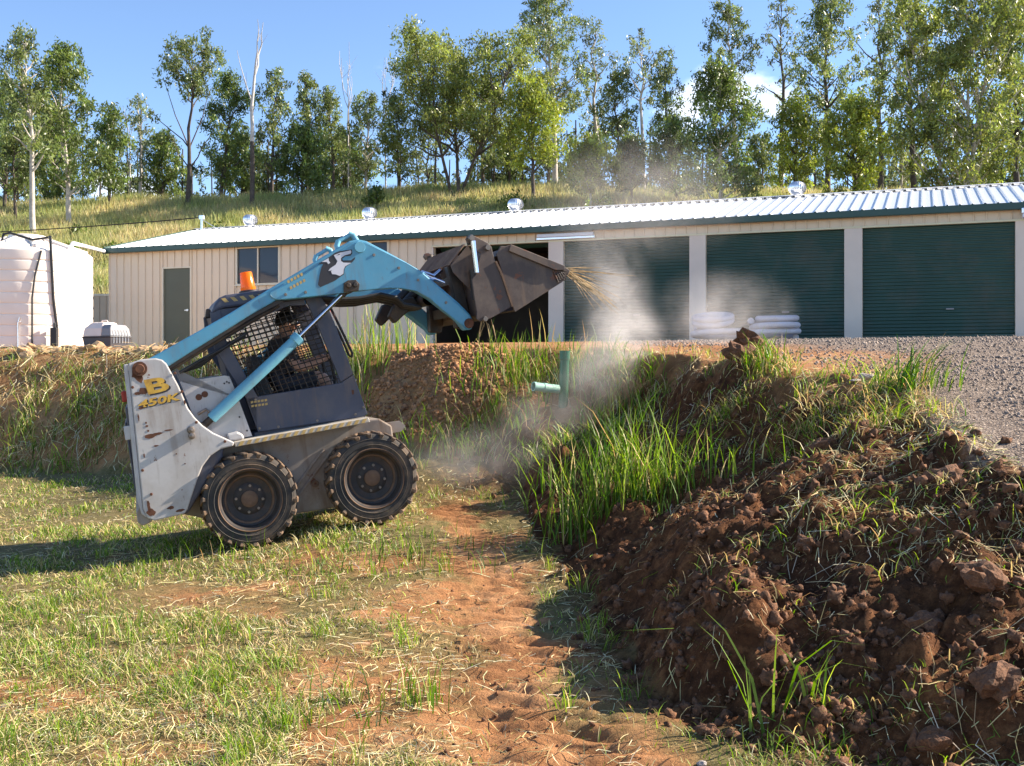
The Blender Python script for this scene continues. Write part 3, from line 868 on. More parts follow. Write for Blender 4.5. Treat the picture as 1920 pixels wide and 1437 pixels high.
# ------------------------------------------------------------------ skid steer loader
RUST = (0.16, 0.055, 0.025)
M['white_paint'] = simple_mat('dirty_white_paint', (0.60, 0.585, 0.56), 0.5, 0, 0.10, 3.0, (0.30, 0.20, 0.13), 0.55, 5.0, 0, 'Object', 0.54, 0.74)
def rusty_paint(name, col, rust_lo=0.66, scale=9.0, dust=(0.30, 0.22, 0.15), dust_amt=0.35, rough=0.45):
    m, nt, b, out = new_mat(name)
    n0 = noise_node(nt, 2.2, 5, 0.6); n1 = noise_node(nt, scale, 9, 0.7); n2 = noise_node(nt, 3.1, 7, 0.65); n3 = noise_node(nt, 40, 3, 0.6, 'Object', (1, 1, .25))
    base = ramp(nt, n0.outputs['Fac'], [(0.3, tuple(c*.88 for c in col)), (0.7, tuple(min(1, c*1.08) for c in col))])
    k = N(nt, 'ShaderNodeMapRange'); k.inputs['From Min'].default_value = .47; k.inputs['From Max'].default_value = .75; k.inputs['To Max'].default_value = dust_amt
    nt.links.new(n2.outputs['Fac'], k.inputs['Value'])
    c = mixc(nt, k.outputs['Result'], base.outputs['Color'], dust)
    s = N(nt, 'ShaderNodeMapRange'); s.inputs['From Min'].default_value = .66; s.inputs['From Max'].default_value = .72; s.inputs['To Max'].default_value = .45
    nt.links.new(n3.outputs['Fac'], s.inputs['Value'])
    c = mixc(nt, s.outputs['Result'], c, (0.13, 0.10, 0.09))
    n4 = noise_node(nt, 6.0, 7, 0.62, 'Object', (1.6, 1.6, .22))
    st = N(nt, 'ShaderNodeMapRange'); st.inputs['From Min'].default_value = .53; st.inputs['From Max'].default_value = .70; st.inputs['To Max'].default_value = dust_amt
    nt.links.new(n4.outputs['Fac'], st.inputs['Value'])
    c = mixc(nt, st.outputs['Result'], c, (0.17, 0.105, 0.065))
    r = N(nt, 'ShaderNodeMapRange'); r.inputs['From Min'].default_value = rust_lo; r.inputs['From Max'].default_value = rust_lo+.03
    nt.links.new(n1.outputs['Fac'], r.inputs['Value'])
    c = mixc(nt, r.outputs['Result'], c, RUST)
    nt.links.new(c, b.inputs['Base Color']); b.inputs['Roughness'].default_value = rough
    bump(nt, b, n1.outputs['Fac'], .08, .01)
    return m
M['white_paint'] = rusty_paint('worn_white_paint', (0.48, 0.45, 0.43), 0.645, 9.0, (0.26, 0.19, 0.13), 0.5)
M['white_dirty'] = rusty_paint('muddy_white_paint', (0.30, 0.25, 0.21), 0.64, 7, (0.20, 0.12, 0.07), 0.9, .8)
M['blue'] = rusty_paint('worn_blue_paint', (0.085, 0.30, 0.44), 0.70, 12, (0.26, 0.26, 0.25), 0.30, .42)
M['blue_pale'] = rusty_paint('pale_blue_paint', (0.15, 0.40, 0.52), 0.74, 12, (0.26, 0.26, 0.25), 0.2, .35)
M['slate'] = rusty_paint('slate_cab_paint', (0.060, 0.062, 0.088), 0.73, 10, (0.16, 0.13, 0.12), 0.45, .5)
M['steel_brown'] = rusty_paint('worn_bucket_steel', (0.075, 0.050, 0.041), 0.60, 6, (0.21, 0.15, 0.11), 0.75, .6)
M['steel_rust'] = rusty_paint('rusty_grating', (0.17, 0.10, 0.075), 0.60, 14, (0.34, 0.22, 0.15), 0.8, .8)
M['rubber'] = simple_mat('tyre_rubber', (0.032, 0.029, 0.027), 0.8, 0, 0.25, 10, (0.17, 0.115, 0.075), 0.8, 5.0, .1, 'Object', .44, .66)
M['rubber_lug'] = simple_mat('muddy_tyre_lug', (0.10, 0.07, 0.05), 0.9, 0, 0.3, 14, (0.26, 0.155, 0.088), 0.9, 9.0, .2, 'Object', .42, .62)
M['rim'] = simple_mat('brown_rim_steel', (0.040, 0.032, 0.029), 0.6, .2, 0.3, 9, (0.14, 0.075, 0.045), 0.6, 8.0)
M['rim_rust'] = simple_mat('rusty_rim_edge', (0.15, 0.085, 0.05), 0.75, .1, 0.3, 12)
M['nut'] = simple_mat('wheel_nut', (0.22, 0.18, 0.15), 0.45, .7, 0.2, 20)
M['chrome'] = simple_mat('chrome_rod', (0.62, 0.63, 0.72), 0.14, 1.0, 0.02, 4)
M['rust'] = simple_mat('rust', (0.12, 0.045, 0.022), 0.85, 0, 0.4, 20)
M['yellow'] = simple_mat('yellow_decal', (0.62, 0.36, 0.045), 0.5, 0, 0.12, 12, (0.20, 0.08, 0.03), 0.7, 9.0)
M['yellow_dull'] = simple_mat('faded_yellow_stripe', (0.50, 0.33, 0.11), 0.6, 0, 0.15, 10, (0.28, 0.2, 0.12), 0.6, 8.0)
M['decal_dark'] = simple_mat('dark_decal', (0.025, 0.022, 0.026), 0.5, 0, 0.2, 10)
M['decal_white'] = simple_mat('white_decal', (0.62, 0.60, 0.64), 0.5, 0, 0.05, 10)
M['cream_stripe'] = simple_mat('cream_ledge_paint', (0.50, 0.44, 0.36), 0.6, 0, 0.12, 8, (0.25, 0.17, 0.1), 0.6, 7)
M['red'] = simple_mat('red_paint', (0.42, 0.035, 0.018), 0.5, 0, 0.1, 6)
M['dark_steel'] = simple_mat('dark_oily_steel', (0.035, 0.028, 0.024), 0.5, .3, 0.35, 9, (0.15, 0.09, 0.05), 0.6, 6.0)
M['seat'] = simple_mat('seat_vinyl', (0.03, 0.028, 0.028), 0.6, 0, 0.2, 6)
m, nt, b, out = new_mat('amber_lens')
b.inputs['Base Color'].default_value = (0.95, 0.26, 0.015, 1); b.inputs['Roughness'].default_value = .18
tl_ = N(nt, 'ShaderNodeBsdfTranslucent'); tl_.inputs['Color'].default_value = (1.0, 0.30, 0.01, 1)
mx_ = N(nt, 'ShaderNodeMixShader', Fac=.45); nt.links.new(b.outputs[0], mx_.inputs[1]); nt.links.new(tl_.outputs[0], mx_.inputs[2]); nt.links.new(mx_.outputs[0], out.inputs['Surface'])
M['amber'] = m

LO = (-2.0945, 8.7402, 0.2273); L_YAW, L_PITCH = 19.0, 7.944
loader = empty('skid_loader', LO, (0, -rad(L_PITCH), rad(L_YAW)))   # local x forward, y left, z up
tag(loader, 'worn white and blue skid steer loader with raised arm and bucket', 'loader')
WB = 0.934; WR = 0.36
SIDE = [(-0.707, 1.472), (-0.613, 1.49), (-0.515, 1.485), (-0.473, 1.468), (-0.447, 1.437), (-0.431, 1.392), (-0.386, 1.265), (-0.359, 1.159), (-0.345, 1.098), (-0.307, 1.022), (-0.26, 0.956), (-0.193, 0.89), (-0.123, 0.844), (-0.052, 0.797), (-0.068, 0.771), (-0.153, 0.765), (-0.235, 0.727), (-0.301, 0.659), (-0.351, 0.569), (-0.404, 0.46), (-0.447, 0.369), (-0.474, 0.339), (-0.684, 0.326), (-0.731, 0.354), (-0.751, 0.424)]
INNER = [(-0.391, 1.397), (-0.37, 1.297), (-0.348, 1.288), (-0.045, 1.294), (-0.011, 1.283), (0.005, 1.225), (0.031, 1.11), (0.093, 0.814), (-0.047, 0.812), (-0.269, 0.85)]
ARM = [(-0.674, 1.445), (-0.526, 1.503), (-0.24, 1.622), (0.045, 1.744), (0.337, 1.882), (0.593, 1.998), (0.941, 2.157), (1.007, 2.187), (1.079, 2.192), (1.139, 2.174), (1.274, 2.086), (1.41, 1.993), (1.524, 1.91), (1.573, 1.863), (1.691, 1.74), (1.807, 1.617), (1.89, 1.513), (1.912, 1.446), (1.882, 1.394), (1.829, 1.393), (1.778, 1.476), (1.658, 1.592), (1.569, 1.678), (1.475, 1.748), (1.356, 1.786), (1.133, 1.799), (0.891, 1.798), (0.685, 1.793), (0.484, 1.796), (0.401, 1.802), (0.196, 1.714), (-0.012, 1.616), (-0.257, 1.502), (-0.427, 1.419), (-0.576, 1.361), (-0.655, 1.373)]
PLATE = [(0.365, 1.862), (0.418, 1.881), (0.641, 1.972), (0.905, 2.103), (1.016, 2.158), (1.091, 2.176), (1.227, 2.095), (1.423, 1.971), (1.521, 1.898), (1.663, 1.745), (1.805, 1.585), (1.88, 1.5), (1.888, 1.44), (1.846, 1.404), (1.777, 1.471), (1.661, 1.586), (1.576, 1.681), (1.477, 1.75), (1.353, 1.787), (1.237, 1.799), (1.007, 1.804), (0.82, 1.80), (0.566, 1.803), (0.41, 1.807), (0.375, 1.822), (0.36, 1.845)]

# chassis
c = MB(); c.prism([(-0.70, 0.79), (1.09, 0.79), (1.18, 0.72), (1.18, 0.50), (1.05, .20), (0.949, 0.15), (0.364, 0.163), (-0.122, 0.161), (-0.454, 0.30), (-0.70, 0.36)], -.40, .40)
chassis = c.build('chassis', M['white_dirty'], loader, bevel=.012)
for sx, sz in ((.52, .37),):
    q = MB(); q.lathe([(.010, 0), (.028, 0), (.028, -.018), (.010, -.018)], (sx, -.40, sz), 'y', 16, closed=True); q.build('grease_port', M['rim_rust'], chassis, smooth=40)
br = MB()
for s in (0, 1): br.tube([(.30+.08*s, -.405, .30), (.62+.08*s, -.405, .62)], .012, 6)
br.build('stiffener', M['white_dirty'], chassis)
tw = MB(); tw.prism([(1.12, .66), (1.26, .66), (1.30, .70), (1.26, .745), (1.12, .75)], -.36, -.33); tw.lathe([(.02, -.012), (.035, -.012), (.035, .012), (.02, .012)], (1.25, -.345, .70), 'y', 14, closed=True); tw.build('tie_lug', M['white_dirty'], chassis)
eb = MB(); eb.prism([(-0.735, 0.42), (-0.72, .36), (-.45, .33), (-.15, .70), (-.12, .80), (-.40, 1.02), (-.45, 1.36), (-0.71, 1.38)], -.595, .595)
eng = eb.build('engine_housing', M['slate'], loader, bevel=.02)
tg = MB(); tg.box((-.772, -.56, .46), (-.736, .56, 1.16)); tg.box((-.79, -.45, .55), (-.771, .45, 1.05))
tg = tg.build('tailgate', M['slate'], loader, bevel=.015)
tl = MB(); tl.box((-.785, -.50, 1.20), (-.74, -.36, 1.28)); tl.build('tail_lamp', M['red'], tg, bevel=.01)
bmp_ = MB(); bmp_.prism([(-.80, .40), (-.80, .33), (-.77, .30), (-.70, .32), (-.70, .46), (-.76, .46)], -.60, .60); bmp_.build('rear_bumper', M['white_dirty'], loader, bevel=.01)

def side_panel(s):
    a, b_ = (-.63, -.60) if s < 0 else (.60, .63)
    p = MB(); p.prism(SIDE, a, b_); o = p.build('side_panel', M['white_paint'], loader, bevel=.010)
    pf = MB(); pf.prism([(-.738, 1.468), (-.709, 1.471), (-.752, .425), (-.733, .356), (-.765, .39), (-.782, .49)], a*1.0+(.004 if s < 0 else -.004), b_+(.04 if s < 0 else -.04)); pf.build('corner_post', M['white_paint'], o, bevel=.006)
    pv = MB(); pv.lathe([(0, -.034), (.030, -.034), (.034, -.026), (.052, -.026), (.052, 0), (0, 0)], (-.634, s*.63 if s < 0 else .656, 1.424), 'y', 24); pv.build('pivot_bolt', M['rust'], o, smooth=40)
    return o
sp = side_panel(-1); side_panel(1)
q = MB()
q.lathe([(0, -.035), (.02, -.03), (.028, -.01), (.028, 0), (0, 0)], (-.346, -.63, .935), 'y', 14); q.lathe([(0, -.045), (.022, -.04), (.026, -.01), (.026, 0), (0, 0)], (-.346, -.63, .893), 'y', 14)
q.build('door_catch', M['nut'], sp, smooth=50)
hb = MB(); hb.box((-.80, -.615, .93), (-.745, -.575, 1.03)); hb.build('hinge', M['white_paint'], sp, bevel=.006)
# rust runs and scratches on the panel: thin flakes of bare rust proud of the paint
def blot(pts, y, name, mat, parent, th=.0015):
    p = MB(); p.prism(pts, y-th, y); return p.build(name, mat, parent)
rr = random.Random(5)
def ragged(cx, cz, rx, rz, n=14, j=.45):
    return [(cx + rx*(1-j*rr.random())*math.cos(2*math.pi*k/n), cz + rz*(1-j*rr.random())*math.sin(2*math.pi*k/n)) for k in range(n)]
for cx, cz, rx, rz in ((-.655, 1.395, .045, .06), (-.64, 1.36, .022, .05), (-.625, 1.262, .040, .034), (-.67, 1.25, .035, .014), (-.66, 1.145, .035, .012), (-.63, .935, .050, .024), (-.575, .945, .045, .013), (-.50, .958, .035, .006),
                       (-.645, 1.035, .008, .010), (-.643, 1.01, .013, .010), (-.638, .975, .010, .010), (-.60, .86, .02, .008), (-.71, .44, .014, .06), (-.70, .39, .035, .035), (-.56, .40, .03, .015), (-.50, .37, .04, .012), (-.69, .80, .006, .02), (-.69, 1.08, .006, .035), (-.36, 1.14, .008, .02), (-.42, .70, .006, .006), (-.47, .78, .007, .006)):
    blot(ragged(cx, cz, rx, rz), -.6305, 'rust_patch', M['rust'], sp)

# lettering: bold flat letters with a dark shadow plate, tilted as on the panel
def glyph_text(txt, origin, sx, sz, shear, y, mat, mat2, parent, name, outline=.010):
    cu = bpy.data.curves.new('txt', 'FONT'); cu.body = txt; cu.size = 1.0; cu.extrude = 0.0; cu.offset = 0.035; cu.resolution_u = 3
    to = bpy.data.objects.new('txt', cu); COL.objects.link(to)
    dg = bpy.context.evaluated_depsgraph_get()
    me = bpy.data.meshes.new_from_object(to.evaluated_get(dg))
    bpy.data.objects.remove(to)
    xs = [v.co.x for v in me.vertices]; ys = [v.co.y for v in me.vertices]
    x0, x1, y0, y1 = min(xs), max(xs), min(ys), max(ys)
    def place(me_, grow, yy):
        for v in me_.vertices:
            a = (v.co.x-x0)/(x1-x0); c_ = (v.co.y-y0)/(y1-y0)
            v.co = (origin[0] + a*sx + c_*shear[0] + grow[0], yy, origin[1] + c_*sz + a*shear[1] + grow[1])
    m2 = me.copy()
    place(me, (0, 0), y-.003); place(m2, (outline, -outline), y-.0015)
    m2.name = name+'_shadow'; me.name = name
    if mat2:
        m2.materials.append(mat2); m2.flip_normals(); link_mesh('letter_shadow', m2, None, parent)
    me.materials.append(mat); me.flip_normals()
    return link_mesh(name, me, None, parent)
glyph_text('B', (-.60, 1.232), .155, .108, (-.02, .012), -.6305, M['yellow'], M['decal_dark'], sp, 'letter')
glyph_text('450K', (-.685, 1.143), .295, .056, (.012, .02), -.6305, M['yellow'], M['decal_dark'], sp, 'lettering', .006)

ip_ = MB(); ip_.prism(INNER, -.48, -.455); inn = ip_.build('inner_panel', M['white_paint'], loader, bevel=.006)
ip2 = MB(); ip2.prism(INNER, .455, .48); ip2.build('inner_panel', M['white_paint'], loader, bevel=.006)
for x_, z_ in ((-.25, 1.16), (-.205, 1.175)):
    q = MB(); q.lathe([(0, -.006), (.022, -.006), (.024, 0), (0, 0)], (x_, -.48, z_), 'y', 18); q.build('plug', M['rust'], inn)
for x_, z_ in ((-.055, 1.235), (-.035, 1.245), (-.02, 1.235), (.02, .97), (.06, .86)):
    q = MB(); q.lathe([(0, -.004), (.007, -.004), (.007, 0), (0, 0)], (x_, -.48, z_), 'y', 8); q.build('bolt', M['decal_dark'], inn)
ff = MB(); ff.prism([(-.09, .80), (.03, .805), (.02, .845), (-.02, .87), (-.10, .86)], -.56, -.485); ff.build('fuel_filler', M['white_paint'], loader, bevel=.015)
for s in (-1, 1):
    lg = MB(); y0, y1 = sorted((s*.62, s*.401)); lg.prism([(-.056, .80), (.962, .828), (.968, .79), (-.05, .762)], y0, y1)
    ld = lg.build('step_ledge', M['cream_stripe'], loader, bevel=.005)
    if s < 0:
        for i in range(17):
            xa = -.03 + i*.058
            f0 = lambda x: .80+.028*(x+.056)/1.018
            hs_ = [(xa, f0(xa)-.034), (xa+.028, f0(xa)-.034), (xa+.05, f0(xa)-.003), (xa+.022, f0(xa)-.003)]
            blot(hs_, -.6205, 'hazard_stripe', M['yellow_dull'], ld)

# wheels
def wheel(x, s, proto=[None]):
    """outer face looks to -y on the right-hand side; mirrored by rotation on the left"""
    if proto[0] is None:
        t = empty('wheel', (0, 0, 0), (0, 0, 0), loader)
        ty = MB(); W2 = .118
        prof = [(.205, -.085), (.222, -.108), (.252, -.121), (.290, -.124), (.322, -.118), (.338, -.105), (.342, -.06), (.343, 0), (.342, .06), (.338, .105), (.322, .118), (.290, .124), (.252, .121), (.222, .108), (.205, .085)]
        ty.lathe(prof, (0, 0, 0), 'y', 64, closed=True)
        for rr_ in (.236, .262, .305):
            ty.lathe([(rr_-.004, -.1205 if rr_ > .24 else -.113), (rr_, -.1275 if rr_ > .24 else -.120), (rr_+.004, -.1205 if rr_ > .24 else -.116)], (0, 0, 0), 'y', 64)
        tyre = ty.build('tyre', M['rubber'], t, smooth=35)
        nl = 22
        lg_ = MB()
        for k in range(nl):
            for sd in (-1, 1):
                a0 = 2*math.pi*(k + (.5 if sd > 0 else 0))/nl
                def P_(a, r, y): return (r*math.cos(a), y, r*math.sin(a))
                wv = .105
                # chevron lug: wide at the shoulder, swept towards the middle
                ro, ri = .362, .335
                b_ = [(a0, sd*.132), (a0+wv, sd*.132), (a0+wv+.14, sd*-.005), (a0+.14+.02, sd*-.005)]
                vs = [P_(a, ri, y*.98) for a, y in b_] + [P_(a, ro-(.012 if abs(y) > .1 else 0), y*.96) for a, y in b_]
                # shoulder drop down the sidewall
                lg_.add(vs, [(0, 1, 2, 3), (4, 7, 6, 5), (0, 4, 5, 1), (1, 5, 6, 2), (2, 6, 7, 3), (3, 7, 4, 0)])
                b2_ = [(a0+.012, .312), (a0+wv-.012, .312), (a0+wv, .345), (a0, .345)]
                vs = [P_(a, r, sd*.112) for a, r in b2_] + [P_(a, r, sd*(.121 if r < .33 else .1325)) for a, r in b2_]
                lg_.add(vs, [(0, 1, 2, 3), (4, 7, 6, 5), (0, 4, 5, 1), (1, 5, 6, 2), (2, 6, 7, 3), (3, 7, 4, 0)])
        lg_.build('tread_lugs', M['rubber_lug'], tyre, bevel=.004, seg=1)
        rm = MB()
        rm.lathe([(.232, -.110), (.236, -.118), (.228, -.121), (.216, -.116), (.208, -.100), (.206, -.070), (.196, -.050), (.170, -.040), (.165, -.028), (.120, -.020), (.10, -.030), (.08, -.032), (0, -.032)], (0, 0, 0), 'y', 56)
        rm.lathe([(0, .06), (.20, .06), (.215, .1)], (0, 0, 0), 'y', 40)
        rim = rm.build('rim', M['rim'], t, smooth=30)
        re = MB(); re.lathe([(.166, -.034), (.172, -.046), (.182, -.048), (.186, -.040)], (0, 0, 0), 'y', 48); re.lathe([(.226, -.1195), (.231, -.1245), (.237, -.1195)], (0, 0, 0), 'y', 56); re.build('rim_edge', M['rim_rust'], rim, smooth=40)
        hb_ = MB(); hb_.lathe([(.062, -.030), (.062, -.050), (.05, -.056), (.02, -.056), (0, -.056)], (0, 0, 0), 'y', 28); hb_.build('hub', M['rim_rust'], rim, smooth=35)
        nt_ = MB()
        for k in range(8):
            a = 2*math.pi*k/8+.2
            nt_.lathe([(0, -.046), (.011, -.046), (.011, -.018), (0, -.018)], (.098*math.cos(a), 0, .098*math.sin(a)), 'y', 6)
        nt_.build('wheel_nuts', M['nut'], rim)
        proto[0] = t; o = t
    else: o = copy_tree(proto[0], loader)
    o.location = (x, s*.535, WR)
    o.rotation_euler = (0, -(.35 if x > .5 else 1.2), 0 if s < 0 else math.pi)
    return o
wf = wheel(WB, -1); wheel(0, -1); wheel(WB, 1); wheel(0, 1)
bx = MB()
for ax in (0, WB): bx.lathe([(.07, -.47), (.07, .47)], (ax, 0, WR), 'y', 18)
bx.build('axle', M['dark_steel'], chassis, smooth=40)

# cab
cab = empty('cab', (0, 0, 0), (0, 0, 0), loader)
CO = [(0.002, 1.547), (0.30, 1.69), (0.501, 1.755), (0.633, 1.745), (0.678, 1.647), (0.71, 1.539), (0.818, 1.116), (0.179, 1.104)]
LOWP = [(0.09, 1.105), (0.178, 1.102), (0.82, 1.114), (0.93, 1.168), (0.955, 1.045), (0.998, 0.841), (0.96, 0.826), (0.145, 0.832)]
for s in (-1, 1):
    y0, y1 = sorted((s*.425, s*.395))
    lp = MB(); lp.prism(LOWP, y0, y1); lp = lp.build('cab_side', M['slate'], cab, bevel=.006)
    pr = MB(); pr.prism([(-.085, 1.50), (-.08, 1.78), (.0, 1.80), (.004, 1.56), (.178, 1.104), (.145, .834), (.09, 1.10)], y0-.0, y1+.0); pr.build('rear_pillar', M['slate'], cab, bevel=.006)
    pf_ = MB(); pf_.prism([(.633, 1.80), (.76, 1.80), (.815, 1.69), (.93, 1.17), (.822, 1.118), (.715, 1.54), (.682, 1.65)], y0, y1); pf_.build('front_pillar', M['slate'], cab, bevel=.006)
    hd_ = MB(); hd_.prism([(.004, 1.56), (.0, 1.79), (.632, 1.79), (.632, 1.748), (.501, 1.758), (.30, 1.694)], y0+.004, y1-.004); hd_.build('roof_rail', M['slate'], cab)
    # welded wire guard
    if s < 0 or s > 0:
        g_ = MB(); yy = s*.41
        def clip_line(p, d):
            """spans of a line inside the opening polygon"""
            ts = []
            n = len(CO)
            for i in range(n):
                a = CO[i]; b__ = CO[(i+1) % n]; ex, ez = b__[0]-a[0], b__[1]-a[1]
                den = d[0]*ez - d[1]*ex
                if abs(den) < 1e-9: continue
                t_ = ((a[0]-p[0])*ez - (a[1]-p[1])*ex)/den; u_ = ((a[0]-p[0])*d[1] - (a[1]-p[1])*d[0])/den
                if 0 <= u_ <= 1: ts.append(t_)
            ts.sort(); return [(ts[i], ts[i+1]) for i in range(0, len(ts)-1, 2)]
        def wires(d, stp, n0, n1, off, y_):
            nrm = (-d[1], d[0])
            for k in range(n0, n1):
                p = (.4+nrm[0]*stp*k, 1.4+nrm[1]*stp*k)
                for ta, tb_ in clip_line(p, d):
                    g_.tube([(p[0]+d[0]*ta, y_, p[1]+d[1]*ta), (p[0]+d[0]*tb_, y_, p[1]+d[1]*tb_)], .0042, 5)
        aw = rad(-76); wires((math.cos(aw), math.sin(aw)), .046, -14, 14, 0, yy)
        aw = rad(8); wires((math.cos(aw), math.sin(aw)), .038, -14, 14, 0, yy+.006)
        g_.build('wire_guard', M['dark_steel'], cab, fix=False)
lb = [o for o in cab.children if o.name.startswith('cab_side')][0]
for i, (tx_, ww) in enumerate(((0, .11), (.0, .11))):
    for j in range(5):
        blot([(.122+j*.026, 1.056-.030*i), (.122+j*.026+.019, 1.058-.030*i), (.122+j*.026+.019, 1.074-.030*i), (.122+j*.026, 1.072-.030*i)], -.4255, 'decal', M['yellow_dull'], lb)
blot(ragged(.905, 1.03, .012, .026), -.4255, 'rust_patch', M['rust'], lb)
# roof with hood and hazard stripes
rf_ = MB(); rf_.prism([(-.075, 1.765), (-.045, 1.825), (.0, 1.876), (.05, 1.892), (.70, 1.91), (.77, 1.893), (.775, 1.83), (.66, 1.801), (.02, 1.795)], -.44, .44)
rf_ = rf_.build('cab_roof', M['slate'], cab, bevel=.018)
for i in range(6):
    xa = .012+i*.068
    blot([(xa, 1.868), (xa+.030, 1.870), (xa+.055, 1.838), (xa+.025, 1.836)], -.4405, 'hazard_stripe', M['yellow_dull'], rf_)
rl2 = MB(); rl2.prism([(-.12, 1.74), (-.075, 1.735), (-.07, 1.80), (-.10, 1.81)], -.40, -.33); rl2.build('work_lamp', M['dark_steel'], cab, bevel=.01)
# beacon
bc = MB(); bc.lathe([(0, .0), (.075, .0), (.075, .025), (.062, .03), (0, .03)], (.255, -.12, 1.898), 'z', 28); bcn = bc.build('beacon', M['decal_dark'], cab, smooth=40)
bl_ = MB(); bl_.lathe([(.060, .03), (.060, .05), (.056, .05), (.046, .165), (.040, .172), (0, .174)], (.255, -.12, 1.898), 'z', 28); bl_.build('beacon_lens', M['amber'], bcn, smooth=40)
# rear cab wall, seat, front grab rails, control levers
bw = MB(); bw.prism([(-.06, 1.78), (-.02, 1.78), (.06, 1.30), (.16, .84), (.10, .84), (.0, 1.30)], -.15, .39); bw.build('rear_wall', M['slate'], cab)
fl_ = MB(); fl_.box((.12, -.394, .80), (.98, .394, .828)); fl_.build('cab_floor', M['slate'], cab)
st = MB(); st.prism([(.18, .96), (.60, .98), (.61, 1.06), (.33, 1.06), (.27, 1.40), (.19, 1.42)], -.20, .22); st.build('seat', M['seat'], cab, bevel=.03)
fg = MB(); fg.prism([(.80, .84), (.98, .84), (.93, 1.16), (.88, 1.17)], -.394, -.25); fg.prism([(.80, .84), (.98, .84), (.93, 1.16), (.88, 1.17)], .25, .394); fg.build('front_sill', M['slate'], cab)
rb_ = MB(); rb_.box((.80, -.34, 1.56), (.835, -.05, 1.72)); rb_.build('red_guard', M['red'], cab, bevel=.005)
gb = MB(); gb.tube([(.80, -.30, 1.74), (.845, -.31, 1.70), (.905, -.31, 1.52), (.965, -.31, 1.33), (.955, -.31, 1.30), (.935, -.31, 1.32), (.885, -.31, 1.50), (.86, -.31, 1.56)], .010, 8); gb.build('grab_rail', M['dark_steel'], cab, smooth=50)
lvr = MB()
for s in (-1, 1): lvr.tube([(.79, s*.21, .85), (.815, s*.21, 1.15), (.81, s*.21, 1.29), (.80, s*.21, 1.37)], [.013, .013, .018, .02], 8)
lvr.build('control_levers', M['seat'], cab, smooth=50)

# lift arms
def arm(s):
    y0, y1 = sorted((s*.59, s*.49))
    a = MB(); a.prism(ARM, y0, y1); o = a.build('lift_arm', M['blue'], loader, bevel=.012)
    p0, p1 = sorted((s*.592, s*.604))
    pl = MB(); pl.prism(PLATE, p0, p1); pl.build('arm_plate', M['blue'], o, bevel=.003)
    pt = MB(); pt.prism([(-.63, 1.43), (-.62, 1.385), (-.42, 1.40), (.2, 1.69), (.46, 1.79), (.40, 1.80), (-.06, 1.60)], y0+.02, y1-.02); pt.tube([(-.45, s*.54, 1.38), (.0, s*.54, 1.585), (.42, s*.54, 1.765)], .016, 8); pt.build('arm_pipe', M['dark_steel'], o)
    bs = MB(); bs.lathe([(0, s*.015 if s > 0 else -.015), (.040, -.015*(1 if s < 0 else -1)), (.044, 0), (0, 0)], (1.077, s*.604, 2.13), 'y', 24); bs.build('boss', M['blue_pale'], o, smooth=40)
    lp_ = MB()
    lp_.tube([(.925, s*.54, 2.11), (.915, s*.54, 2.165), (.935, s*.535, 2.20)], .022, 10); lp_.tube([(.935, s*.535, 2.198), (1.03, s*.53, 2.24)], .016, 8); lp_.tube([(1.02, s*.53, 2.25), (1.055, s*.53, 2.235), (1.09, s*.54, 2.15)], .022, 10)
    lp_.build('hose_guard', M['blue_pale'], o, smooth=50)
    pn_ = MB(); pn_.prism([(.905, 1.80), (.915, 1.87), (.95, 1.888), (1.01, 1.885), (1.035, 1.85), (1.02, 1.80)], *sorted((s*.605, s*.625)))
    for px_ in (.947, 1.0): pn_.lathe([(0, -.018), (.018, -.018), (.022, 0), (0, 0)] if s < 0 else [(0, .018), (.018, .018), (.022, 0), (0, 0)], (px_, s*.625, 1.848), 'y', 14)
    pn_.build('cylinder_pin', M['dark_steel'], o, bevel=.004)
    pe = MB(); pe.lathe([(0, -.02), (.034, -.02), (.04, 0), (0, 0)] if s < 0 else [(0, .02), (.034, .02), (.04, 0), (0, 0)], (1.865, s*.604, 1.445), 'y', 20); pe.build('bucket_pin', M['rust'], o, smooth=40)
    # lift cylinder
    cyb = MB(); A = Vector((-.186, s*.545, .993)); B = Vector((.535, s*.545, 1.508)); d = (B-A).normalized()
    cyb.tube([A-d*.005, A, A+d*.01, B-d*.05], [.034, .041, .042, .042], 20); cyb.tube([B-d*.055, B-d*.05, B, B+d*.004], [.045, .052, .052, .040], 20)
    cy_ = cyb.build('lift_cylinder', M['blue_pale'], loader, smooth=35)
    rod = MB(); rod.tube([B, Vector((.92, s*.545, 1.80))], .019, 16); rod.build('rod', M['chrome'], cy_, smooth=40)
    ey = MB(); ey.lathe([(0, -.04), (.04, -.04), (.04, .04), (0, .04)], (.955, s*.545, 1.828), 'y', 18); ey.tube([(.90, s*.545, 1.785), (.955, s*.545, 1.828)], .028, 10); ey.build('rod_eye', M['dark_steel'], cy_, smooth=40)
    fe = MB(); fe.tube([A-d*.10, A], .028, 10); fe.lathe([(0, -.045), (.036, -.045), (.036, .045), (0, .045)], tuple(A-d*.10), 'y', 16); fe.build('base_eye', M['dark_steel'], cy_, smooth=40)
    ft = MB(); n_ = Vector((-d.z, 0, d.x)); ft.tube([A+d*.02+n_*.035, A+d*.02+n_*.075, A-d*.05+n_*.09], .012, 8); ft.build('hose_fitting', M['nut'], cy_, smooth=40)
    return o
armn = arm(-1); arm(1)
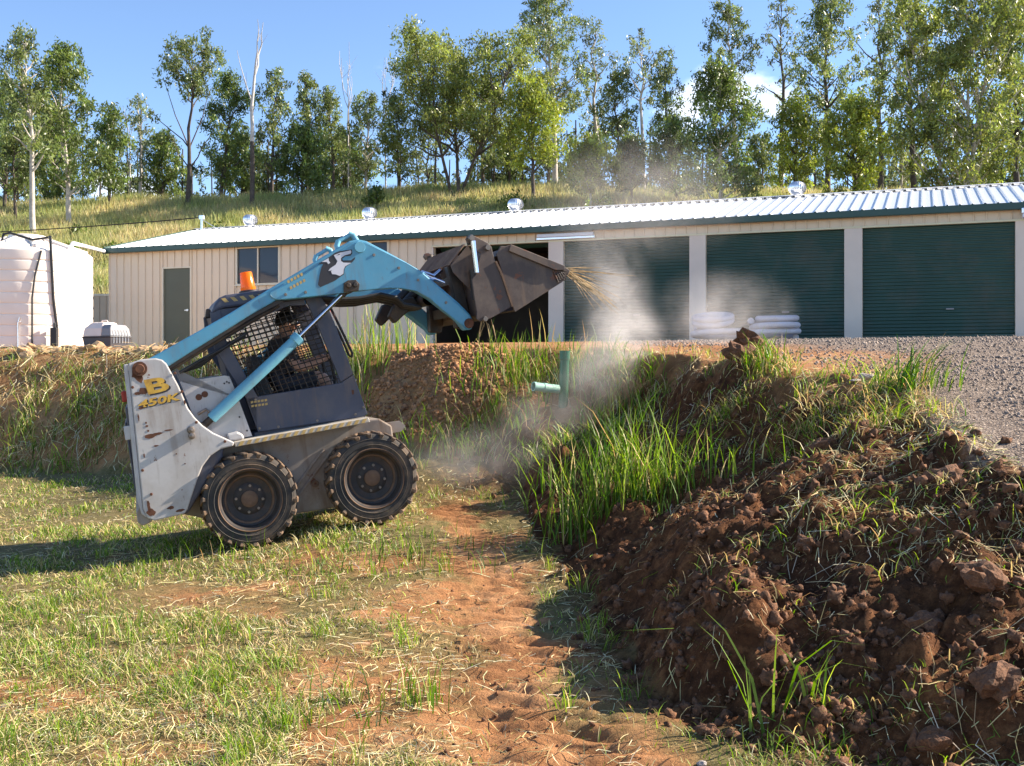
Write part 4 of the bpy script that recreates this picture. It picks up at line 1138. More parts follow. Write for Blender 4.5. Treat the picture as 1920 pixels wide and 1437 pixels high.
# emblem on the near arm plate and small lettering bars
E_BLACK = [(0.746, 2.041), (0.834, 2.084), (0.883, 2.111), (0.916, 2.119), (1.014, 2.123), (1.014, 2.093), (0.998, 2.076), (0.956, 2.076), (0.931, 2.061), (0.934, 2.047), (0.997, 2.042), (1.033, 2.064), (1.026, 2.046), (1.004, 2.026), (0.954, 1.999), (0.938, 1.982), (0.928, 1.942), (0.854, 1.901), (0.735, 1.864), (0.721, 1.884), (0.74, 1.949), (0.764, 2.01), (0.781, 2.035)]
E_WHITE = [(0.871, 2.094), (0.928, 2.109), (1.004, 2.117), (1.008, 2.105), (1.0, 2.092), (0.952, 2.083), (0.922, 2.066), (0.919, 2.044), (0.936, 2.03), (0.995, 2.022), (0.945, 2.0), (0.931, 1.979), (0.924, 1.947), (0.895, 1.932), (0.865, 1.947), (0.838, 1.952), (0.832, 1.976), (0.844, 1.981), (0.812, 1.98), (0.831, 1.998), (0.875, 2.021), (0.892, 2.046), (0.878, 2.075)]
E_EAR = [(0.772, 2.052), (0.828, 2.076), (0.827, 2.056), (0.836, 2.039), (0.819, 2.031), (0.81, 2.048)]
E_EYE = [(0.889, 2.090), (0.909, 2.098), (0.923, 2.1), (0.912, 2.091)]
em = blot([(x, z-.004) for x, z in E_BLACK], -.6045, 'emblem', M['decal_dark'], armn)
for o_ in (em,): o_['label'] = 'black and white animal head emblem on the blue arm'
blot([(x, z-.004) for x, z in E_WHITE], -.6062, 'emblem_white', M['decal_white'], em)
blot([(x, z-.004) for x, z in E_EAR], -.6062, 'emblem_white', M['decal_white'], em)
blot([(x, z-.004) for x, z in E_EYE], -.6079, 'emblem_eye', M['decal_dark'], em)
for i in range(2):
    for j in range(5):
        ox, oz = .498+i*.012+j*.026, 1.915-.048*i+j*.0105
        blot([(ox, oz), (ox+.017, oz+.007), (ox+.013, oz+.028), (ox-.004, oz+.021)], -.6045, 'decal', M['yellow_dull'], armn)
for x_, z_ in ((.47, 1.835), (.62, 1.835), (1.18, 2.06), (1.36, 1.94), (1.50, 1.83), (1.70, 1.63)):
    q = MB(); q.lathe([(0, -.006), (.010, -.006), (.012, 0), (0, 0)], (x_, -.604, z_), 'y', 10); q.build('bolt', M['nut'], armn)
ws = MB(); ws.tube([(x_, -.600, z_) for x_, z_ in PLATE + PLATE[:1]], .0045, 5); ws.build('weld_seam', M['blue'], armn, smooth=60)
for x_, z_ in ((-.70, 1.30), (-.715, .70), (-.68, .52), (-.40, 1.36), (-.37, 1.22), (-.30, .985), (-.12, .815)):
    q = MB(); q.lathe([(0, -.006), (.009, -.006), (.011, 0), (0, 0)], (x_, -.63, z_), 'y', 8); q.build('bolt', M['rust'], sp)
for x_, z_ in ((.16, .86), (.30, .85), (.60, .852), (.90, .855), (.97, .90), (.94, 1.12), (.16, 1.08)):
    q = MB(); q.lathe([(0, -.005), (.009, -.005), (.011, 0), (0, 0)], (x_, -.425, z_), 'y', 8); q.build('bolt', M['nut'], lb)
for k in range(3):
    h_ = MB(); h_.tube([(-.36, -.50+.03*k, 1.36), (-.20, -.50+.03*k, 1.43-.02*k), (-.02, -.50+.03*k, 1.50), (.15, -.50+.03*k, 1.585-.01*k)], .012, 7); h_.build('hydraulic_hose', M['black'], loader, smooth=60)
# cross tubes, hoses and the quick-hitch between the arms
ct = MB(); ct.lathe([(.055, -.489), (.055, .489)], (1.60, 0, 1.68), 'y', 18); ct.lathe([(.05, -.489), (.05, .489)], (1.05, 0, 1.90), 'y', 18)
ct.build('cross_tube', M['dark_steel'], loader, smooth=40)
for k, y_ in enumerate((-.40, -.34, -.28, -.2)):
    h_ = MB(); zz = -.012*k
    h_.tube([(.70, y_, 1.80+zz), (.94, y_, 1.76+zz), (1.06, y_+.02, 1.752+zz), (1.24, y_, 1.762+zz), (1.36, y_-.01, 1.72+zz), (1.41, y_, 1.66+zz), (1.55, y_, 1.62)], .017, 8); h_.build('hydraulic_hose', M['black'], loader, smooth=60)
for s in (-1, 1):
    tc_ = MB(); tc_.prism([(1.303, 1.585), (1.38, 1.70), (1.52, 1.72), (1.565, 1.66), (1.42, 1.575), (1.346, 1.522)], *sorted((s*.30, s*.20))); o = tc_.build('tilt_bracket', M['dark_steel'], loader, bevel=.012)
    tc2 = MB(); tc2.tube([(1.40, s*.25, 1.63), (1.62, s*.25, 1.80)], .036, 14); o2 = tc2.build('tilt_cylinder', M['dark_steel'], loader, smooth=40)
    tc3 = MB(); tc3.tube([(1.62, s*.25, 1.80), (1.80, s*.25, 1.91)], .018, 12); tc3.build('rod', M['chrome'], o2, smooth=40)
for s in (-1, 1):
    qh = MB(); qh.prism([(1.80, 1.42), (1.90, 1.40), (1.93, 1.50), (1.90, 1.80), (1.84, 1.93), (1.79, 1.92), (1.82, 1.70)], *sorted((s*.46, s*.36))); qh.build('hitch_plate', M['dark_steel'], loader, bevel=.008)
qh = MB(); qh.box((1.84, -.359, 1.52), (1.89, .359, 1.60)); qh.box((1.82, -.359, 1.78), (1.87, .359, 1.84)); qh.build('hitch_bar', M['dark_steel'], loader)
fx = MB()
for (px, pz) in ((1.58, 1.885), (1.61, 1.87), (1.60, 1.84)): fx.tube([(px-.03, -.55, pz+.01), (px+.04, -.55, pz-.02)], .012, 8)
fx.tube([(1.58, -.55, 1.865), (1.73, -.52, 1.79)], .013, 10); fx.build('hose_coupling', M['chrome'], loader, smooth=40)

# four-in-one bucket
BH = .66
BKA = [(1.907, 2.101), (1.924, 2.126), (1.959, 2.13), (1.998, 2.109), (2.087, 2.051), (2.11, 2.018), (2.114, 1.968), (2.128, 1.894), (2.152, 1.812), (2.185, 1.695), (2.212, 1.535), (2.144, 1.504), (2.018, 1.459), (1.975, 1.448), (1.933, 1.446), (1.908, 1.469), (1.916, 1.521), (1.913, 1.653), (1.914, 1.785), (1.95, 1.821), (2.004, 1.953), (2.015, 1.982), (1.982, 1.995), (1.964, 2.069), (1.923, 2.07)]
BKB = [(2.147, 1.959), (2.191, 2.021), (2.225, 2.015), (2.269, 2.02), (2.47, 1.926), (2.706, 1.8), (2.753, 1.765), (2.734, 1.736), (2.667, 1.676), (2.496, 1.6), (2.374, 1.547), (2.237, 1.486), (2.222, 1.536), (2.175, 1.785)]
bucket = empty('bucket', (0, 0, 0), (0, 0, 0), loader)
for s in (-1, 1):
    p = MB(); p.prism(BKA, *sorted((s*(BH+.02), s*(BH-.005)))); p.build('end_plate', M['steel_brown'], bucket, bevel=.004)
    p = MB(); p.prism(BKB, *sorted((s*(BH+.012), s*(BH-.008)))); jaw = p.build('jaw_plate', M['steel_brown'], bucket, bevel=.004)
    p = MB(); p.prism([(2.269, 2.024), (2.706, 1.804), (2.70, 1.77), (2.62, 1.778), (2.245, 1.972)], *sorted((s*(BH+.034), s*(BH+.0125)))); p.build('jaw_flange', M['steel_brown'], jaw, bevel=.004)
    p = MB(); p.prism([(2.21, 1.53), (2.225, 1.535), (2.17, 1.80), (2.135, 1.905), (2.12, 1.90), (2.155, 1.795)], *sorted((s*(BH+.03), s*(BH+.0205)))); p.build('wear_edge', M['rim_rust'], jaw)
    for px, pz, r_ in ((1.949, 2.104, .022), (2.071, 2.016, .020), (1.973, 1.462, .018)):
        p = MB(); p.lathe([(0, -.03), (r_, -.03), (r_*1.25, -.012), (r_*1.25, 0), (0, 0)] if s < 0 else [(0, .03), (r_, .03), (r_*1.25, .012), (r_*1.25, 0), (0, 0)], (px, s*(BH+.02), pz), 'y', 18); p.build('pin', M['nut'], bucket, smooth=40)
    kn_ = MB(); kn_.tube([(1.955, s*(BH-.04), 2.10), (1.962, s*(BH-.04), 2.06)], .03, 14); kn_.build('clamp_knuckle', M['dark_steel'], bucket, smooth=40)
    cl = MB(); cl.tube([(1.958, s*(BH-.04), 1.86), (1.945, s*(BH-.04), 1.62)], .036, 14); clo = cl.build('clamp_cylinder', M['dark_steel'], bucket, smooth=40)
    cr = MB(); cr.tube([(1.958, s*(BH+.038), 2.08), (1.955, s*(BH+.038), 1.83)], .020, 14); cr.build('rod', M['chrome'], clo, smooth=40)
    # serrated tread grid on the jaw tip
    gm = MB()
    for k in range(6):
        a = (2.60+.022*k, 1.778-.012*k+.004); b__ = (2.655+.018*k, 1.70+.012*k)
        gm.tube([(a[0], s*(BH+.018), a[1]+.02), (b__[0]-.02, s*(BH+.018), b__[1]-.015)], .005, 5)
    for k in range(6):
        a = (2.60+.006*k, 1.765-.018*k); gm.tube([(a[0], s*(BH+.018), a[1]), (a[0]+.125-.01*k, s*(BH+.018), a[1]-.0+.004*k)], .005, 5)
    gm.build('tread_grid', M['steel_brown'], jaw)
# shell of the moldboard and of the jaw across the width
def shell(pts, th, y0, y1, name, mat, parent):
    n = len(pts); nr_ = []
    for i in range(n):
        a = Vector(pts[max(i-1, 0)]); b__ = Vector(pts[min(i+1, n-1)]); d = (b__-a).normalized(); nr_.append((-d.y, d.x))
    o = MB(); o.prism([tuple(p) for p in pts] + [(p[0]+q_[0]*th, p[1]+q_[1]*th) for p, q_ in list(zip(pts, nr_))[::-1]], y0, y1)
    return o.build(name, mat, parent)
shell([(2.06, 2.03), (2.00, 1.93), (1.945, 1.80), (1.925, 1.65), (1.93, 1.50), (1.99, 1.455)], .012, -BH+.006, BH-.006, 'moldboard', M['steel_brown'], bucket)
shell([(1.99, 1.455), (2.10, 1.485), (2.21, 1.53)], .012, -BH+.006, BH-.006, 'floor_edge', M['steel_brown'], bucket)
shell([(2.245, 1.492), (2.374, 1.550), (2.496, 1.603), (2.667, 1.679), (2.734, 1.74), (2.75, 1.762)], .012, -BH+.009, BH-.009, 'jaw_shell', M['steel_brown'], bucket)
shell([(2.74, 1.766), (2.706, 1.797), (2.47, 1.921), (2.269, 2.012)], .05, -BH+.009, BH-.009, 'jaw_beam', M['steel_brown'], bucket)
# rusty step grating behind the moldboard and its mounting ribs
def grate():
    o = MB(); nxx, nyy = 8, 30
    a = Vector((1.79, 0, 1.93)); b__ = Vector((1.93, 0, 2.07))
    for i in range(nxx+1):
        p = a.lerp(b__, i/nxx); o.tube([(p.x, -.55, p.z), (p.x, .55, p.z)], .006, 5)
    for j in range(nyy+1):
        y_ = -.55+1.10*j/nyy; o.tube([(a.x, y_, a.z+.004), (b__.x, y_, b__.z+.004)], .006, 5)
    return o.build('step_grating', M['steel_rust'], bucket, fix=False)
grate()
for y_ in (-.57, -.2, .2, .57):
    p = MB(); p.prism([(1.79, 1.92), (1.80, 1.86), (1.925, 1.70), (1.945, 1.80), (2.0, 1.93), (1.95, 2.06)], y_-.01, y_+.01); p.build('back_rib', M['steel_brown'], bucket)
# straw and roots caught on the bucket
def straw_bunch(name, pts_dirs, parent_loc, label, n, ln, seed, col):
    rs = np.random.default_rng(seed); mb = MB()
    for k in range(n):
        p, d = pts_dirs[k % len(pts_dirs)]
        d = Vector(d).normalized(); q_ = Vector(p) + Vector(rs.normal(0, .015, 3))
        L_ = ln*(.4+.8*rs.random()); e = d + Vector(rs.normal(0, .14, 3)); sag = Vector((0, 0, -.12*L_*rs.random()))
        mb.tube([q_, q_ + e*L_*.5, q_ + e*L_ + sag], [.003, .0025, .001], 4)
    return mb
M['straw_plain'] = simple_mat('dry_straw', (0.42, 0.29, 0.14), 0.7, 0, 0.3, 20)
wl = Matrix.Translation(LO) @ Euler((0, -rad(L_PITCH), rad(L_YAW))).to_matrix().to_4x4()
tipw = wl @ Vector((2.735, -.60, 1.765))
sb = straw_bunch('s', [((0, 0, 0), (1, -.1, -.55)), ((0, .05, 0), (1, 0, -.60)), ((-.02, 0, .01), (.7, 0, .0)), ((0, .02, 0), (1, -.2, -.5))], None, '', 26, .50, 3, None)
tag(sb.build('straw_bunch', M['straw_plain']), 'bunch of dry straw hanging off the bucket tip', 'straw').location = tipw
botw = wl @ Vector((1.985, -.60, 1.45))
sb = straw_bunch('s', [((0, 0, 0), (.25, -.1, -1)), ((0.01, .02, 0), (-.3, 0, -1)), ((.05, 0, 0), (.4, .2, -.9))], None, '', 12, .16, 4, None)
tag(sb.build('root_tuft', M['straw_plain']), 'short dry roots dangling under the bucket', 'straw').location = botw

# ------------------------------------------------------------------ operator
M['skin'] = simple_mat('skin', (0.50, 0.27, 0.18), 0.5, 0, 0.06, 8)
M['shirt'] = simple_mat('dark_shirt', (0.035, 0.028, 0.030), 0.85, 0, 0.2, 12)
M['shorts'] = simple_mat('dark_shorts', (0.03, 0.03, 0.04), 0.85, 0, 0.2, 12)
M['boot'] = simple_mat('brown_boot', (0.06, 0.035, 0.02), 0.7, 0, 0.2, 12)
M['hair'] = simple_mat('dark_hair', (0.012, 0.009, 0.008), 0.7, 0, 0.3, 30)
person = empty('person', tuple(wl @ Vector((.08, 0, -.06))), (0, -rad(L_PITCH), rad(L_YAW)))
tag(person, 'person in dark clothes and cap seated inside the loader cab', 'person')
V_ = []; E_ = []; R_ = []
def jv(p, r, par=None):
    V_.append(p); R_.append(r)
    if par is not None: E_.append((par, len(V_)-1))
    return len(V_)-1
pel = jv((.30, 0, 1.22), .13)
wst = jv((.32, 0, 1.34), .125, pel); chs = jv((.36, 0, 1.47), .13, wst); shd = jv((.40, 0, 1.545), .09, chs)
nek = jv((.42, 0, 1.60), .052, shd); hd0 = jv((.44, 0, 1.65), .066, nek); hd1 = jv((.455, 0, 1.70), .078, hd0); hd2 = jv((.45, 0, 1.745), .066, hd1)
for s in (-1, 1):
    sh = jv((.39, s*.17, 1.53), .06, shd); el = jv((.46, s*.25, 1.32), .042, sh); wr = jv((.655, s*.215, 1.37), .028, el)
    pm = jv((.70, s*.205, 1.385), .034, wr)
    for k in range(4):
        y_ = s*(.235-.022*k); kn = jv((.735, y_, 1.405), .010, pm); k2 = jv((.745, y_-s*.004, 1.385), .009, kn); jv((.728, y_-s*.006, 1.368), .008, k2)
    th = jv((.705, s*.180, 1.40), .011, pm); jv((.725, s*.172, 1.385), .009, th)
    hp = jv((.34, s*.10, 1.21), .088, pel); kn = jv((.66, s*.12, 1.235), .062, hp); an = jv((.76, s*.12, .93), .042, kn); hl = jv((.76, s*.12, .885), .045, an); jv((.87, s*.13, .868), .038, hl)
me = bpy.data.meshes.new('body'); me.from_pydata(V_, E_, [])
bo = link_mesh('body_rig', me)
sk = bo.modifiers.new('skin', 'SKIN'); sb_ = bo.modifiers.new('sub', 'SUBSURF'); sb_.levels = 2; sb_.render_levels = 2
for i, r in enumerate(R_): me.skin_vertices[0].data[i].radius = (r, r)
me.skin_vertices[0].data[0].use_root = True
dg = bpy.context.evaluated_depsgraph_get()
body_me = bpy.data.meshes.new_from_object(bo.evaluated_get(dg)); bpy.data.objects.remove(bo)
body_me.materials.clear()
for k_ in ('skin', 'shirt', 'shorts', 'boot'): body_me.materials.append(M[k_])
for p in body_me.polygons:
    c_ = p.center; p.use_smooth = True
    if c_.z < .93 and c_.x > .6: p.material_index = 3
    elif c_.x < .60 and c_.z < 1.31 and abs(c_.y) < .20: p.material_index = 2
    elif c_.z < 1.58 and c_.z > 1.27 and c_.x < .50 and not (abs(c_.y) > .215 and c_.z < 1.40): p.material_index = 1
link_mesh('body', body_me, None, person)
hr = MB(); hr.lathe([(.083, -.03), (.088, 0), (.084, .035), (.065, .065), (.035, .082), (0, .088)], (.448, 0, 1.715), 'z', 24); hr = hr.build('cap', M['hair'], person, smooth=50)
pk = MB(); pk.prism([(.50, 1.715), (.60, 1.700), (.60, 1.706), (.50, 1.724)], -.06, .06); pk.build('cap_peak', M['hair'], hr, bevel=.002)
ns = MB(); ns.add([(.523, 0, 1.705), (.556, 0, 1.672), (.522, -.017, 1.668), (.522, .017, 1.668)], [(0, 2, 1), (0, 1, 3), (1, 2, 3)]); ns.build('nose', M['skin'], person)
for s in (-1, 1):
    er = MB(); er.lathe([(0, -.006), (.016, -.006), (.02, 0), (.016, .006), (0, .006)], (.445, s*.081, 1.685), 'y', 10); er.build('ear', M['skin'], person, smooth=50)
    ey = MB(); ey.lathe([(0, -.007), (.007, -.004), (.008, 0), (.007, .004), (0, .007)], (.522, s*.028, 1.70), 'z', 8); ey.build('eye', M['hair'], person, smooth=60)
mo = MB(); mo.box((.515, -.022, 1.643), (.523, .022, 1.648)); mo.build('mouth', M['red'], person)

# ------------------------------------------------------------------ blades of grass, leaves
def blades(base, h, w, lean_dir, lean, cols, droop=0.35):
    """curved three-segment blades; base (n,3), h, w, lean (n), lean_dir angle (n), cols (n,3)"""
    n = len(base)
    dx, dy = np.cos(lean_dir), np.sin(lean_dir)
    face = lean_dir + np.pi/2 + RNG.normal(0, .5, n)
    sx, sy = np.cos(face), np.sin(face)
    co = np.zeros((n, 7, 3), np.float32)
    fr = [0, .4, .75, 1.0]
    for k, f_ in enumerate(fr):
        off = lean*h*(f_**1.8)
        zz = h*f_*np.sqrt(np.clip(1-(lean*f_*.75)**2, .05, 1)) - droop*h*np.clip(f_-.45, 0, 1)**2*lean*1.4
        px = base[:, 0]+dx*off; py = base[:, 1]+dy*off; pz = base[:, 2]+zz
        if k < 3:
            ww = w*(1.0, .85, .55)[k]*.5
            co[:, 2*k] = np.stack([px-sx*ww, py-sy*ww, pz], 1); co[:, 2*k+1] = np.stack([px+sx*ww, py+sy*ww, pz], 1)
        else: co[:, 6] = np.stack([px, py, pz], 1)
    i0 = (np.arange(n)*7)[:, None]
    q = np.concatenate([i0+np.array([[0, 1, 3, 2]]), i0+np.array([[2, 3, 5, 4]])], 0)
    t = i0+np.array([[4, 5, 6]])
    cc = np.repeat(cols, 7, axis=0).reshape(n, 7, 3).copy()
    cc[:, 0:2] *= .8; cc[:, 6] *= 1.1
    return co.reshape(-1, 3), q, t, cc.reshape(-1, 3)
def tints(n, mix, jit=.22):
    """mix = list of (weight, rgb)"""
    w_ = np.array([m_[0] for m_ in mix], float); w_ /= w_.sum()
    idx = RNG.choice(len(mix), n, p=w_); c_ = np.array([m_[1] for m_ in mix])[idx]
    return np.clip(c_*(1+RNG.normal(0, jit, (n, 1)))*(1+RNG.normal(0, .06, (n, 3))), .004, .9)
GREEN = (0.145, 0.245, 0.026); LIME = (0.28, 0.37, 0.06); DEEP = (0.06, 0.125, 0.016); DRY = (0.56, 0.45, 0.22); TAN = (0.44, 0.31, 0.145); PALE = (0.62, 0.56, 0.36)

def sample_view(n, y0, y1, spread=.62, x_lo=-99, x_hi=99):
    """random ground points, denser near the viewer as one sees them; wider than the picture"""
    y = 1/(1/y1 + RNG.random(n)*(1/y0-1/y1))
    x = (RNG.random(n)*2-1)*spread*y
    k = (x > x_lo) & (x < x_hi)
    return x[k], y[k]
def zone(x, y):
    t, lo, up, df, dc = bank_t(x, y)
    return t, lo, up, df, dc, fresh_mask(x, y, t, lo, up), bare_mask(x, y)
def add_grass(name, x, y, h, w, lean, mix, label, lean_dir=None, droop=.35, mat=None, sink=.01, jit=.22, parent=None, stuff=True):
    z = height(x, y) - sink
    n = len(x)
    ld = RNG.random(n)*2*np.pi if lean_dir is None else lean_dir
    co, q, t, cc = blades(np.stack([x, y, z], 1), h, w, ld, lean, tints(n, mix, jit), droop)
    me = np_mesh(name, co, q, t, cc)
    o = link_mesh(name, me, mat or M['grass'], parent)
    if stuff: tag(o, label, 'grass', kind='stuff')
    return o

# lawn: short mown grass, thin on bare soil
x, y = sample_view(520000, 3.1, 18.5, .60, x_hi=1.4)
t, lo, up, df, dc, fr_, ba = zone(x, y)
patch = fbm(x*1.1+4, y*1.1, 3); patch2 = fbm(x*3.4, y*3.4+5, 2)
dens = np.clip(.72+1.5*patch+.6*patch2, .06, 1)*(1-.96*ba)*(1-.95*np.clip(fr_*1.4, 0, 1))
dens *= np.clip(.35+.65*sstep(-.2, -1.6, x+0*(y)), 0, 1)*.75+.25*(ba < .05)
dens = np.clip(dens, 0, 1)*(1-.6*sstep(-.35, .1, x)*sstep(8.5, 7.5, y))
k = lo & (RNG.random(len(x)) < dens*.80)
x, y, patch = x[k], y[k], patch[k]
hh_ = (.022+.050*RNG.random(len(x))**1.8)*(1+1.3*np.clip(patch, -.3, .6))*np.clip(.9+.03*(y-5), .8, 1.25)
dryf = RNG.random(len(x)) < np.clip(.40-.8*patch+.22*sstep(-3, -1, x), .06, .85)
c1 = (y > 9)
lg_o = add_grass('lawn_grass', x[~dryf], y[~dryf], hh_[~dryf], .0042+.0007*(y[~dryf]-4), .40+.6*RNG.random((~dryf).sum()), [(.38, GREEN), (.40, LIME), (.14, DEEP), (.18, DRY)], 'short green lawn grass around the loader')
nd = dryf.sum()
add_grass('dry_lawn_grass', x[dryf], y[dryf], hh_[dryf]*1.15, .0036+.0006*(y[dryf]-4), .75+.35*RNG.random(nd), [(.4, DRY), (.3, TAN), (.2, PALE), (.1, LIME)], 'dry yellow grass thatch mixed into the lawn', droop=.1, mat=M['straw'])
# scattered taller tufts in the lawn
def tufts(cx, cy, per, spread, hmin, hmax):
    n = len(cx); x_ = np.repeat(cx, per)+RNG.normal(0, spread, n*per); y_ = np.repeat(cy, per)+RNG.normal(0, spread, n*per)
    h_ = np.repeat(RNG.random(n), per); h_ = hmin+(hmax-hmin)*h_*(.5+.7*RNG.random(n*per))
    return x_, y_, h_
cx_, cy_ = sample_view(900, 3.3, 12, .6, x_hi=.6)
t, lo, up, df, dc, fr_, ba = zone(cx_, cy_); k = lo & (ba < .3) & (fbm(cx_*.9, cy_*.9, 2) > -.15)
x, y, h = tufts(cx_[k], cy_[k], 16, .035, .09, .20)
add_grass('lawn_tufts', x, y, h, np.full(len(x), .005), .3+.6*RNG.random(len(x)), [(.5, GREEN), (.3, LIME), (.2, DRY)], 'taller uncut green tufts scattered in the lawn')
# loose straw and clippings lying on soil
def litter(name, x, y, ln, w, mix, label, lift=.006, up_amt=.15):
    n = len(x); z = height(x, y)+lift
    a = RNG.random(n)*2*np.pi; dz = RNG.normal(0, up_amt, n)
    # follow the ground roughly
    gx_ = (height(x+.04, y)-height(x-.04, y))/.08; gy_ = (height(x, y+.04)-height(x, y-.04))/.08
    dx, dy = np.cos(a), np.sin(a); dzz = np.clip(gx_*dx+gy_*dy, -1.2, 1.2)+dz
    L2 = ln*.5; b_ = RNG.normal(0, .38, n)
    co = np.zeros((n, 6, 3), np.float32)
    for k_, s_ in enumerate((-1, 0, 1)):
        px = x+dx*L2*s_-dy*b_*L2*(s_ == 0); py = y+dy*L2*s_+dx*b_*L2*(s_ == 0); pz = z+dzz*L2*s_+np.abs(dz)*L2*(1 if s_ == 0 else .6)
        ww = w*.5*(1 if s_ == 0 else .6)
        co[:, 2*k_] = np.stack([px-dy*ww, py+dx*ww, pz], 1); co[:, 2*k_+1] = np.stack([px+dy*ww, py-dx*ww, pz+w*.4], 1)
    i0 = (np.arange(n)*6)[:, None]; q = np.concatenate([i0+np.array([[0, 1, 3, 2]]), i0+np.array([[2, 3, 5, 4]])], 0)
    cc = np.repeat(tints(n, mix, .25), 6, axis=0)
    o = link_mesh(name, np_mesh(name, co.reshape(-1, 3), q, None, cc), M['straw']); tag(o, label, 'straw', kind='stuff'); return o
x, y = sample_view(70000, 3.2, 14, .6, x_hi=.5)
t, lo, up, df, dc, fr_, ba = zone(x, y); k = lo & (RNG.random(len(x)) < np.clip(.50+1.0*fbm(x*1.4+9, y*1.4, 3), .08, .95)*(1-.65*track_mask(x, y)))
litter('cut_straw', x[k], y[k], .03+.10*RNG.random(k.sum())**2, .0030+.0004*(y[k]-4), [(.5, DRY), (.3, PALE), (.3, TAN)], 'cut dry straw strewn over the lawn')
x, y = sample_view(150000, 3.2, 12.5, .6, x_lo=-.4)
t, lo, up, df, dc, fr_, ba = zone(x, y); k = (~lo) & (~up | (dc < .18)) & (RNG.random(len(x)) < np.clip(.04+.5*fbm(x*1.6+2, y*1.6, 3)+.55*sstep(.30, .8, t)*sstep(4.2, 6, y), .02, .9))
litter('bank_straw', x[k], y[k], .03+.13*RNG.random(k.sum())**2.6, .0035+.0003*(y[k]-4), [(.4, DRY), (.4, TAN), (.15, PALE), (.15, GREEN)], 'dry stalks and roots strewn over the turned soil', up_amt=.16)

cx_, cy_ = sample_view(2600, 3.9, 11, .6, x_lo=.3)
t, lo, up, df, dc, fr_, ba = zone(cx_, cy_); k = (~lo) & (up*dc < .18) & (RNG.random(len(cx_)) < np.clip(.10+.9*fbm(cx_*1.2+5, cy_*1.2, 2)+.5*sstep(.4, .9, t), .02, .8))
x, y, h = tufts(cx_[k], cy_[k], 7, .03, .04, .16)
add_grass('bank_sprigs', x, y, h, np.full(len(x), .006), .5+.6*RNG.random(len(x)), [(.3, GREEN), (.25, LIME), (.35, DRY), (.2, TAN)], 'small green and dry sprigs rooted in the turned soil')
# mat of grass and dead thatch along the crest of the cut bank
cx_ = RNG.uniform(.9, 3.1, 1500); cy_ = RNG.uniform(6.6, 11.4, 1500)
t, lo, up, df, dc, fr_, ba = zone(cx_, cy_); k = (~lo) & (((t > .68) & (~up)) | (up & (dc < .28))) & (RNG.random(1500) < np.clip(.16+1.3*fbm(cx_*1.5+1, cy_*1.5, 3), .02, .8))
x, y, h = tufts(cx_[k], cy_[k], 12, .055, .06, .28)
add_grass('crest_grass', x, y, h, np.full(len(x), .0075), .60+.6*RNG.random(len(x)), [(.26, GREEN), (.16, LIME), (.10, DEEP), (.34, DRY), (.25, TAN)], 'torn green and dry grass matted along the crest of the cut bank')
# rough grass on the old bank behind and on the crest
x = RNG.uniform(-13, 1.6, 150000); y = RNG.uniform(10.2, 21, 150000)
t, lo, up, df, dc, fr_, ba = zone(x, y)
mound = np.exp(-((x+0.85)/0.75)**2-((y-12.3)/0.8)**2)
nz = fbm(x*1.3+3, y*1.3, 3)
rocky = np.where(up, 1, sstep(.60, .85, t))*sstep(-2.5, -4.0, x)
dens = np.clip(.5+1.3*nz, .03, 1)*(1-.98*np.clip(mound*2.2, 0, 1))*(1-.9*np.exp(-((x-.5)/.35)**2-((y-11.35)/.45)**2))*(1-.85*rocky)*np.where(up, .06, 1)
dens *= np.where(x > -2.6, 1.2-.85*sstep(.72, .95, t), 1.0)
k = (~lo) & (dc*up < .5) & (RNG.random(len(x)) < dens*.9)
x, y, nz = x[k], y[k], nz[k]
dry = RNG.random(len(x)) < np.where(x < -2.5, np.clip(.45-.9*nz, .12, .85), .24)
hb_ = (.06+.17*RNG.random(len(x)))*np.where(x > -2.6, 1.15, .78)*(1+.8*np.clip(nz, -.4, .5))
add_grass('bank_grass', x[~dry], y[~dry], hb_[~dry], np.full((~dry).sum(), .011), .35+.6*RNG.random((~dry).sum()), [(.5, GREEN), (.3, LIME), (.25, DEEP), (.1, DRY)], 'rough green grass on the old bank behind the loader')
add_grass('dry_bank_grass', x[dry], y[dry], hb_[dry]*1.05, np.full(dry.sum(), .010), .7+.4*RNG.random(dry.sum()), [(.5, DRY), (.35, TAN), (.2, PALE)], 'dry flattened grass on the left bank', droop=.2, mat=M['straw'])
x = RNG.uniform(-13, -2, 26000); y = RNG.uniform(12.0, 20, 26000)
t, lo, up, df, dc, fr_, ba = zone(x, y); k = (~lo) & (~up) & (RNG.random(len(x)) < .6)
litter('bank_thatch', x[k], y[k], .10+.30*RNG.random(k.sum())**2, np.full(k.sum(), .011), [(.4, DRY), (.4, TAN), (.2, PALE)], 'fallen dry stalks lying on the left bank', .03, .25)

# single clumps of tall grass that stand out
def clump(x, y, n, spread, h0, h1, w, label, mix, lean=(.1, .6), sx=1.0, seed=0, name='grass_clump', ldir=None):
    xs = x+RNG.normal(0, spread*sx, n); ys = y+RNG.normal(0, spread, n)
    h_ = h0+(h1-h0)*RNG.random(n)**1.3
    ld = None if ldir is None else ldir+RNG.normal(0, .6, n)
    o = add_grass(name, xs, ys, h_, w*(.7+.6*RNG.random(n)), lean[0]+(lean[1]-lean[0])*RNG.random(n), mix, label, stuff=False, lean_dir=ld)
    if spread > .16 or (h1 < .25 and spread > .08): return tag(o, label, 'grass', kind='stuff')      # loose stand without a single foot
    return tag(o, label, 'grass', 'clumps of tall green grass on the banks')
GM = [(.45, GREEN), (.22, LIME), (.25, DEEP), (.10, DRY), (.05, TAN)]
clump(.66, 8.05, 240, .16, .25, .90, .009, 'big clump of tall green blades on the cut bank, left of the dark soil', GM, (.05, .75), 1.5)
